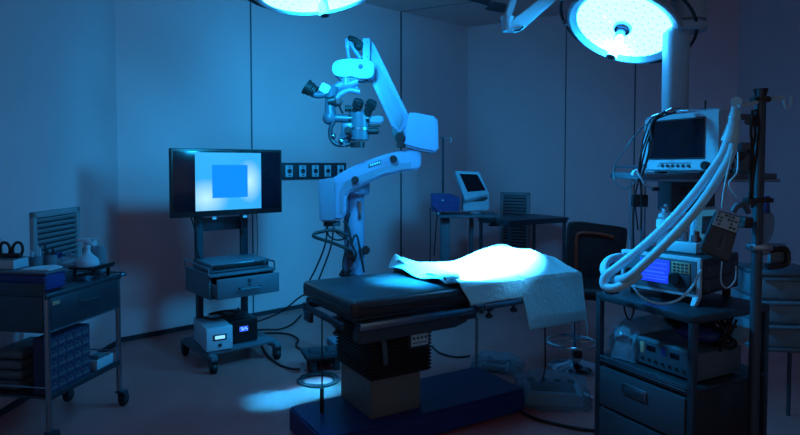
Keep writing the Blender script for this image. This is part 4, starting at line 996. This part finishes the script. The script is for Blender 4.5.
obj('fitting_cap', MB().cyl((.035, .02, .04), (.035, .02, .088), .010, n=12), 'orange_piping', t)
Ys = 2.66
q = [W(695, 208.5, Ys), W(719, 207, Ys-.03), W(716, 243.5, Ys-.03), W(693, 243, Ys)]
q[2].z = q[3].z = zt-.002
t = thing('small_monitor', 'small white-framed monitor half hidden behind the hanging infusion pump', 'monitor', (q[2]+q[3])/2)
fr = obj('monitor_frame', MB().prism(q, (.01, .06, 0), .006), 'white_plastic', t, world=True)
c_ = sum(q, Vector())/4; up_ = Vector((0, 0, .012))
obj('screen', MB().prism([c_+(v_-c_)*.74+up_+Vector((0, -.003, 0)) for v_ in q], (0, .006, 0)), 'screen_pale', fr, world=True)
obj('screen_image', MB().prism([c_+(v_-c_)*.45+up_+Vector((0.004, -.006, 0)) for v_ in q], (0, .004, 0)), 'mid_grey', fr, world=True)
obj('monitor_knob', MB().cyl(W(699, 239, Ys-.022), W(699, 239, Ys-.005), .010, n=14).cyl(W(705, 239, Ys-.026), W(705, 239, Ys-.012), .007, n=14), 'dark_grey', fr, world=True)

# breathing hoses, corrugated
def hose(name, pts, r, label):
    P = spline([W(*p) for p in pts], 26); m_ = MB()
    tot = sum((P[i+1]-P[i]).length for i in range(len(P)-1)); pitch = .010; n = int(tot/pitch*4)
    # resample evenly
    out = [P[0]]; step = tot/n; acc = 0
    for i in range(len(P)-1):
        a_, b_ = P[i], P[i+1]; l = (b_-a_).length
        while acc+l >= step*len(out):
            s_ = (step*len(out)-acc)/l; out.append(a_.lerp(b_, s_))
            if len(out) > n: break
        acc += l
        if len(out) > n: break
    N = len(out)
    m_.tube(out, r, n=14, sub=1, rf=lambda u: r*(1+.022*math.cos(u*(N-1)/4*2*PI)))
    return solo(name, m_, 'hose_plastic', label, 'hose', out[-1], 'white corrugated breathing hoses')
hose('breathing_hose', [(729, 138, 2.22), (722, 156, 2.20), (711, 172, 2.18), (697, 191, 2.17), (678, 213, 2.17), (655, 236, 2.20), (634, 254, 2.24), (616, 268, 2.27), (605, 277, 2.28), (605, 286, 2.27), (615, 288, 2.24), (630, 281, 2.22), (640, 274, 2.22)], .0165, 'white corrugated hose forming the left strand, curled under at the machine')
hose('breathing_hose', [(734, 139, 2.21), (729, 158, 2.18), (718, 178, 2.15), (703, 201, 2.13), (685, 223, 2.13), (665, 244, 2.14), (645, 263, 2.17), (628, 277, 2.20), (612, 279, 2.30), (604, 270, 2.36), (608, 261, 2.42), (619, 257, 2.47), (627, 261, 2.50)], .0165, 'white corrugated hose forming the right strand, looped back behind the other')
t = thing('hose_connector', 'white Y-shaped connector holding both hoses at their top end', 'connector', W(732, 135, 2.2))
obj('hose_sleeve', MB().tube([W(729.5, 142, 2.215), W(732, 134, 2.21), W(733.5, 125, 2.21)], .03, n=18, rf=lambda u: .031-.008*u), 'hose_plastic', t, world=True)
obj('connector_neck', MB().cyl(W(733, 127, 2.21), W(735.2, 113, 2.21), .019, n=18).cyl(W(735, 114, 2.21), W(736.2, 104, 2.21), .015, n=16).cyl(W(734.2, 119.5, 2.21), W(734.6, 117.5, 2.21), .022, n=18), 'hose_plastic', t, world=True)
obj('connector_elbow', MB().cyl(W(736.3, 102, 2.19), W(736.3, 102, 2.23), .019, n=18, bev=.004), 'hose_plastic', t, world=True)
# thin tubes
solo('thin_tube', MB().tube([VL(.045, -.035, .08)+Vector((0, 0, 0)), W(633, 287, 2.26), W(643, 298, 2.2), W(660, 303.5, 2.15), (W(678, 300, 2.12)), W(692, 287, 2.12), W(701, 270, 2.16)], .0045, n=7), 'hose_plastic', 'thin clear tube curving across the front of the breathing machine', 'tube')
solo('thin_tube', MB().tube([W(733, 150, 2.12), W(728, 170, 2.10), W(724, 190, 2.08), W(722, 208, 2.08)], .003, n=6).tube([W(738, 152, 2.12), W(737, 172, 2.10), W(729, 184, 2.10), W(737, 198, 2.10)], .003, n=6), 'hose_plastic', 'pair of thin clear lines hanging above the infusion pump', 'tube')
solo('thin_tube', MB().tube([W(736, 266, 2.08), W(735, 280, 2.06), W(727, 288, 2.06), W(721, 281, 2.06), W(722, 262, 2.08)], .0025, n=6), 'white_plastic', 'thin pale loop of tubing hanging below the infusion pump', 'tube')

# pole with hook, pump
yp = 2.22; xp = W(757, 250, yp).x
t = thing('drip_pole', 'dark upright pole with a steel hook rod at its top, right edge', 'pole', (xp, yp, 0))
obj('pole', MB().cyl((xp, yp, .05), (xp, yp, 1.54), .019, n=20), 'dark_steel', t, world=True)
obj('inner_pole', MB().cyl((xp-.012, yp-.018, 1.0), (xp-.012, yp-.018, 1.58), .010, n=12), 'dark_steel', t, world=True)
obj('pole_knob', MB().cyl((xp, yp, 1.545), (xp, yp, 1.58), .018, r2=.026, n=16).cyl((xp, yp, 1.53), (xp, yp, 1.55), .035, n=18, bev=.004), 'black_plastic', t, world=True)
hk = obj('hook_rod', MB().cyl(W(739, 106, yp-.04), W(783, 97, yp+.02), .008, n=10).tube([W(783, 97, yp+.02), W(784.5, 103, yp+.02), W(786.5, 108, yp+.02), W(790, 106.5, yp+.02), W(791, 101, yp+.02), W(790.5, 95.5, yp+.02)], .005, n=8), 'white_enamel', t, world=True)
obj('clamp_arm', MB().box(W(745, 117, yp+.01), (.10, .02, .022), .004).cyl(W(748, 122, yp-.02), W(748, 122, yp+.02), .012), 'grey_plastic', t, world=True)
obj('pole_clamp', MB().box(W(758, 200, yp-.01), (.09, .05, .018), .005).cyl(W(750, 199, yp-.05), W(750, 204, yp-.05), .016, n=14), 'black_plastic', t, world=True)
obj('pole_clamp', MB().box(W(759, 247, yp-.01), (.07, .06, .025), .006).cyl(W(750, 247, yp-.03), W(766, 244, yp-.03), .005), 'steel', t, world=True)
obj('pole_base', MB().box((xp, yp, .045), (.40, .05, .035), .01).box((xp, yp, .045), (.05, .30, .035), .01), 'dull_steel', t, world=True)
m_ = MB()
for dx, dy in ((-.18, 0), (.18, 0), (0, -.13), (0, .13)): m_.cyl((xp+dx-.012, yp+dy, .025), (xp+dx+.012, yp+dy, .025), .025, n=14)
obj('caster', m_, 'black_rubber', t, world=True)
for pts in ([(753, 110), (751, 130), (753, 160), (750, 190), (748, 206)], [(756, 109), (759, 125), (757, 150), (753, 180), (752, 208)], [(752, 111), (755, 135), (750, 165), (751, 196)]):
    solo('pole_cord', MB().tube([W(x, y, yp-.045) for x, y in pts], .005, n=7), 'black_rubber', 'black cord in the bundle hanging down the upper part of the right pole', 'cord', None, 'cords bundled on the right pole')
# infusion pump hanging tilted
yq = 2.12
TLq, TRq, BRq, BLq = W(717.3, 209.5, yq+.03), W(741.5, 216.5, yq-.0), W(729, 262.5, yq-.0), W(700, 250.5, yq+.03)
t = thing('infusion_pump', 'grey infusion pump with a keypad hanging tilted beside the hoses', 'infusion pump', BRq)
nrm = (TRq-TLq).cross(BLq-TLq).normalized(); nrm = nrm if nrm.y > 0 else -nrm
obj('pump_casing', MB().prism([TLq, TRq, BRq, BLq], nrm*.065, .007), 'dark_grey', t, world=True)
def pq(u, v_, o=0): return TLq.lerp(TRq, u).lerp(BLq.lerp(BRq, u), v_)-nrm*o
def pquad(u0, u1, v0, v1, o, th): return [pq(u0, v0, o), pq(u1, v0, o), pq(u1, v1, o), pq(u0, v1, o)], nrm*th
kp = obj('keypad', MB().prism(*pquad(.04, .96, .03, .36, .002, .004)), 'white_plastic', t, world=True)
m_ = MB(); m2 = MB(); rk = random.Random(4)
for i in range(6):
    for j in range(4):
        if rk.random() < .8: (m_ if rk.random() < .6 else m2).prism(*pquad(.08+.145*i, .08+.145*i+.10, .05+.075*j, .05+.075*j+.045, .004, .003))
obj('key', m_, 'grey_plastic', kp, world=True); obj('key', m2, 'dark_grey', kp, world=True)
obj('pump_door', MB().prism(*pquad(.02, .98, .40, .98, .010, .012), .003), 'mid_grey', t, world=True)
obj('door_latch', MB().prism(*pquad(.55, .68, .52, .80, .016, .008), .002).prism(*pquad(.40, .68, .80, .87, .016, .008), .002), 'dark_steel', t, world=True)
obj('pump_clamp', MB().box(W(744, 222, yq+.08), (.035, .07, .04), .008), 'black_plastic', t, world=True)
obj('pump_handle', MB().tube([W(733, 212, yq+.03), W(737, 206, yq+.03), W(744, 205, yq+.04), W(748, 212, yq+.06)], .011, n=10), 'grey_plastic', t, world=True)
# bits right of the pole
t = thing('camera_bracket', 'small black bracket framing a pale panel, right of the dark pole', 'bracket', W(780, 255, 2.35))
obj('panel', MB().box(W(776, 257, 2.32), (.055, .02, .045), .003), 'grey_plastic', t, world=True)
obj('bracket_frame', MB().tube([W(767, 250.5, 2.31), W(775, 249, 2.31), W(785.5, 249.5, 2.31), W(787, 256, 2.31), W(786, 263.5, 2.31), W(776, 265.5, 2.31), (W(767, 266.5, 2.31))], .013, n=8, sub=2), 'black_plastic', t, world=True)
obj('bracket_arm', MB().cyl(W(763, 245, 2.26), W(784, 245.5, 2.33), .008).box(W(762, 250, 2.26), (.04, .04, .03), .004), 'steel', t, world=True)
t = thing('fluid_bag', 'slack translucent bag hanging behind the right pole', 'bag', W(768, 240, 2.5))
obj('bag', MB().prism([W(x, y, 2.46) for x, y in cv([(758, 214), (766, 212.5), (774, 214), (775, 228), (771, 240), (764, 243), (758, 240)], 3)], (0, .03, 0), .008), 'frosted_plastic', t, world=True)
obj('bag_strap', MB().cyl(W(767, 199, 2.47), W(759, 200, 2.24), .004), 'steel', t, world=True)
obj('bag_hanger', MB().box(W(767, 205, 2.47), (.022, .012, .075), .003), 'navy_plastic', t, world=True)
t = thing('valve_block', 'pale valve block on the pendant shelf right of the patient monitor', 'valve', W(745, 175, 2.72))
obj('block', MB().box(W(745, 161, 2.74)-Vector((0, 0, .0)), (.065, .05, .085), .006).box(W(745, 148, 2.74), (.05, .04, .05), .006), 'grey_plastic', t, world=True)
obj('valve_knob', MB().cyl(W(740, 156, 2.68), W(740, 156, 2.72), .022, n=16).cyl(W(750, 152, 2.70), W(750, 152, 2.72), .012), 'black_plastic', t, world=True)
obj('valve_foot', MB().box(Vector((W(745, 161, 2.74).x, 2.74, zs+.012)), (.08, .06, .024), .003), 'grey_plastic', t, world=True)
# supply tower far right
t = thing('drawer_tower', 'pale drawer unit on thin legs standing right of the dark pole', 'drawer unit', (W(775, 300, 2.95).x, 2.95, 0), R(-8))
for i in range(3):
    d_ = obj('drawer', MB().box((0, -.0, .49+i*.115), (.30, .30, .105), .008), 'frosted_plastic', t)
    obj('drawer_lip', MB().box((0, -.155, .53+i*.115), (.24, .012, .014), .003), 'grey_plastic', d_)
obj('tower_base', MB().box((0, 0, .425), (.31, .31, .02), .003), 'grey_plastic', t)
obj('tower_top', MB().box((0, 0, .785), (.31, .31, .015), .003), 'grey_plastic', t)
for x in (-.14, .14):
    for y in (-.14, .14): obj('leg', MB().cyl((x, y, 0), (x, y, .43), .010, n=10), 'dull_steel', t)

# rack middle shelf
v = thing('electrosurgical_unit', 'long grey device with two dark displays on the rack middle shelf', 'medical device', AL(.15, .05, .4775), AR)
obj('unit_casing', MB().box((.14, .15, .06), (.30, .27, .105), .005), 'grey_plastic', v)
ff = obj('unit_front', MB().box((.14, .012, .06), (.29, .006, .095), .003), 'mid_grey', v)
obj('unit_display', MB().box((.09, .0085, .083), (.042, .003, .022), .001).box((.20, .0085, .083), (.042, .003, .022), .001), 'screen_dark', ff)
obj('unit_sticker', MB().box((.048, .0085, .078), (.020, .003, .045), .001), 'tan_label', ff)
obj('unit_sticker', MB().box((.150, .0085, .085), (.020, .003, .030), .001), 'blue_plastic', ff)
m_ = MB()
for i in range(7): m_.cyl((.05+.032*i, .005, .035), (.05+.032*i, .010, .035), .0065, n=10)
obj('unit_socket', m_, 'black_plastic', ff)
obj('unit_foot', MB().box((.14, .05, .005), (.26, .03, .012), .001).box((.14, .25, .005), (.26, .03, .012), .001), 'black_rubber', v)
p = AL(.10, .20, .478)
bag((p.x, p.y, p.z), AR, .085, .16, .15, 'crumpled clear plastic cover on the left of the rack middle shelf', 9, 'clear plastic cover in the rack')
p = AL(.30, .20, .593)
t = thing('hand_controller', 'dark blue padded pouch lying on the grey device in the rack', 'pouch', p, AR)
obj('pouch', MB().sph((.03, .02, .038), 1, 20, (.10, .075, .036)), 'navy_plastic', t)
obj('pouch_flap', MB().box((-.04, -.01, .060), (.07, .09, .014), .006, rot=Matrix.Rotation(R(22), 4, 'Y')), 'black_plastic', t)
solo('folded_paper', MB().prism([AL(.34, .37, .595), AL(.455, .33, .60), AL(.455, .415, .64), AL(.34, .425, .635)], (0, 0, .003)), 'paper', 'pale folded paper behind the cable tangle in the rack', 'paper')
m_ = []
for kk in range(4):
    rr = random.Random(kk+20); pts = []
    for i in range(9):
        a = i*1.5+kk; pts.append(AL(.36+.055*math.cos(a)+.012*kk, .25+.06*math.sin(a*1.3+kk), .645+.06*math.sin(a*.9+kk*2)))
    pts.append(AL(.40, .36, .74-.03*kk+.0))
    solo('tangled_cable', MB().tube(pts, .0055, n=6), 'black_rubber', 'black cable in the tangle hanging inside the rack under its top shelf', 'cable', None, 'cables tangled inside the rack')
solo('hanging_leads', MB().tube([AL(.11, .05, .73), AL(.10, .06, .70), AL(.115, .06, .66), AL(.13, .07, .65)], .004, n=5).tube([AL(.14, .05, .73), AL(.15, .06, .70), AL(.14, .06, .66)], .004, n=5), 'black_rubber', 'short dark leads hanging under the left part of the rack top', 'lead')
solo('tray_cable', MB().tube([AL(.455, .40, .50), AL(.47, .38, .45), AL(.478, .33, .36), AL(.48, .36, .25), AL(.48, .40, .18)], .005, n=6), 'black_rubber', 'black cable running down the right side of the rack', 'cable')
solo('tape_pad', MB().box(W(612, 291, 2.42), (.05, .035, .022), .006, rot=R(30)).box(W(612, 286, 2.42), (.02, .02, .02), .005), 'black_plastic', 'small black stand under the curled hose end on the rack top', 'clip')
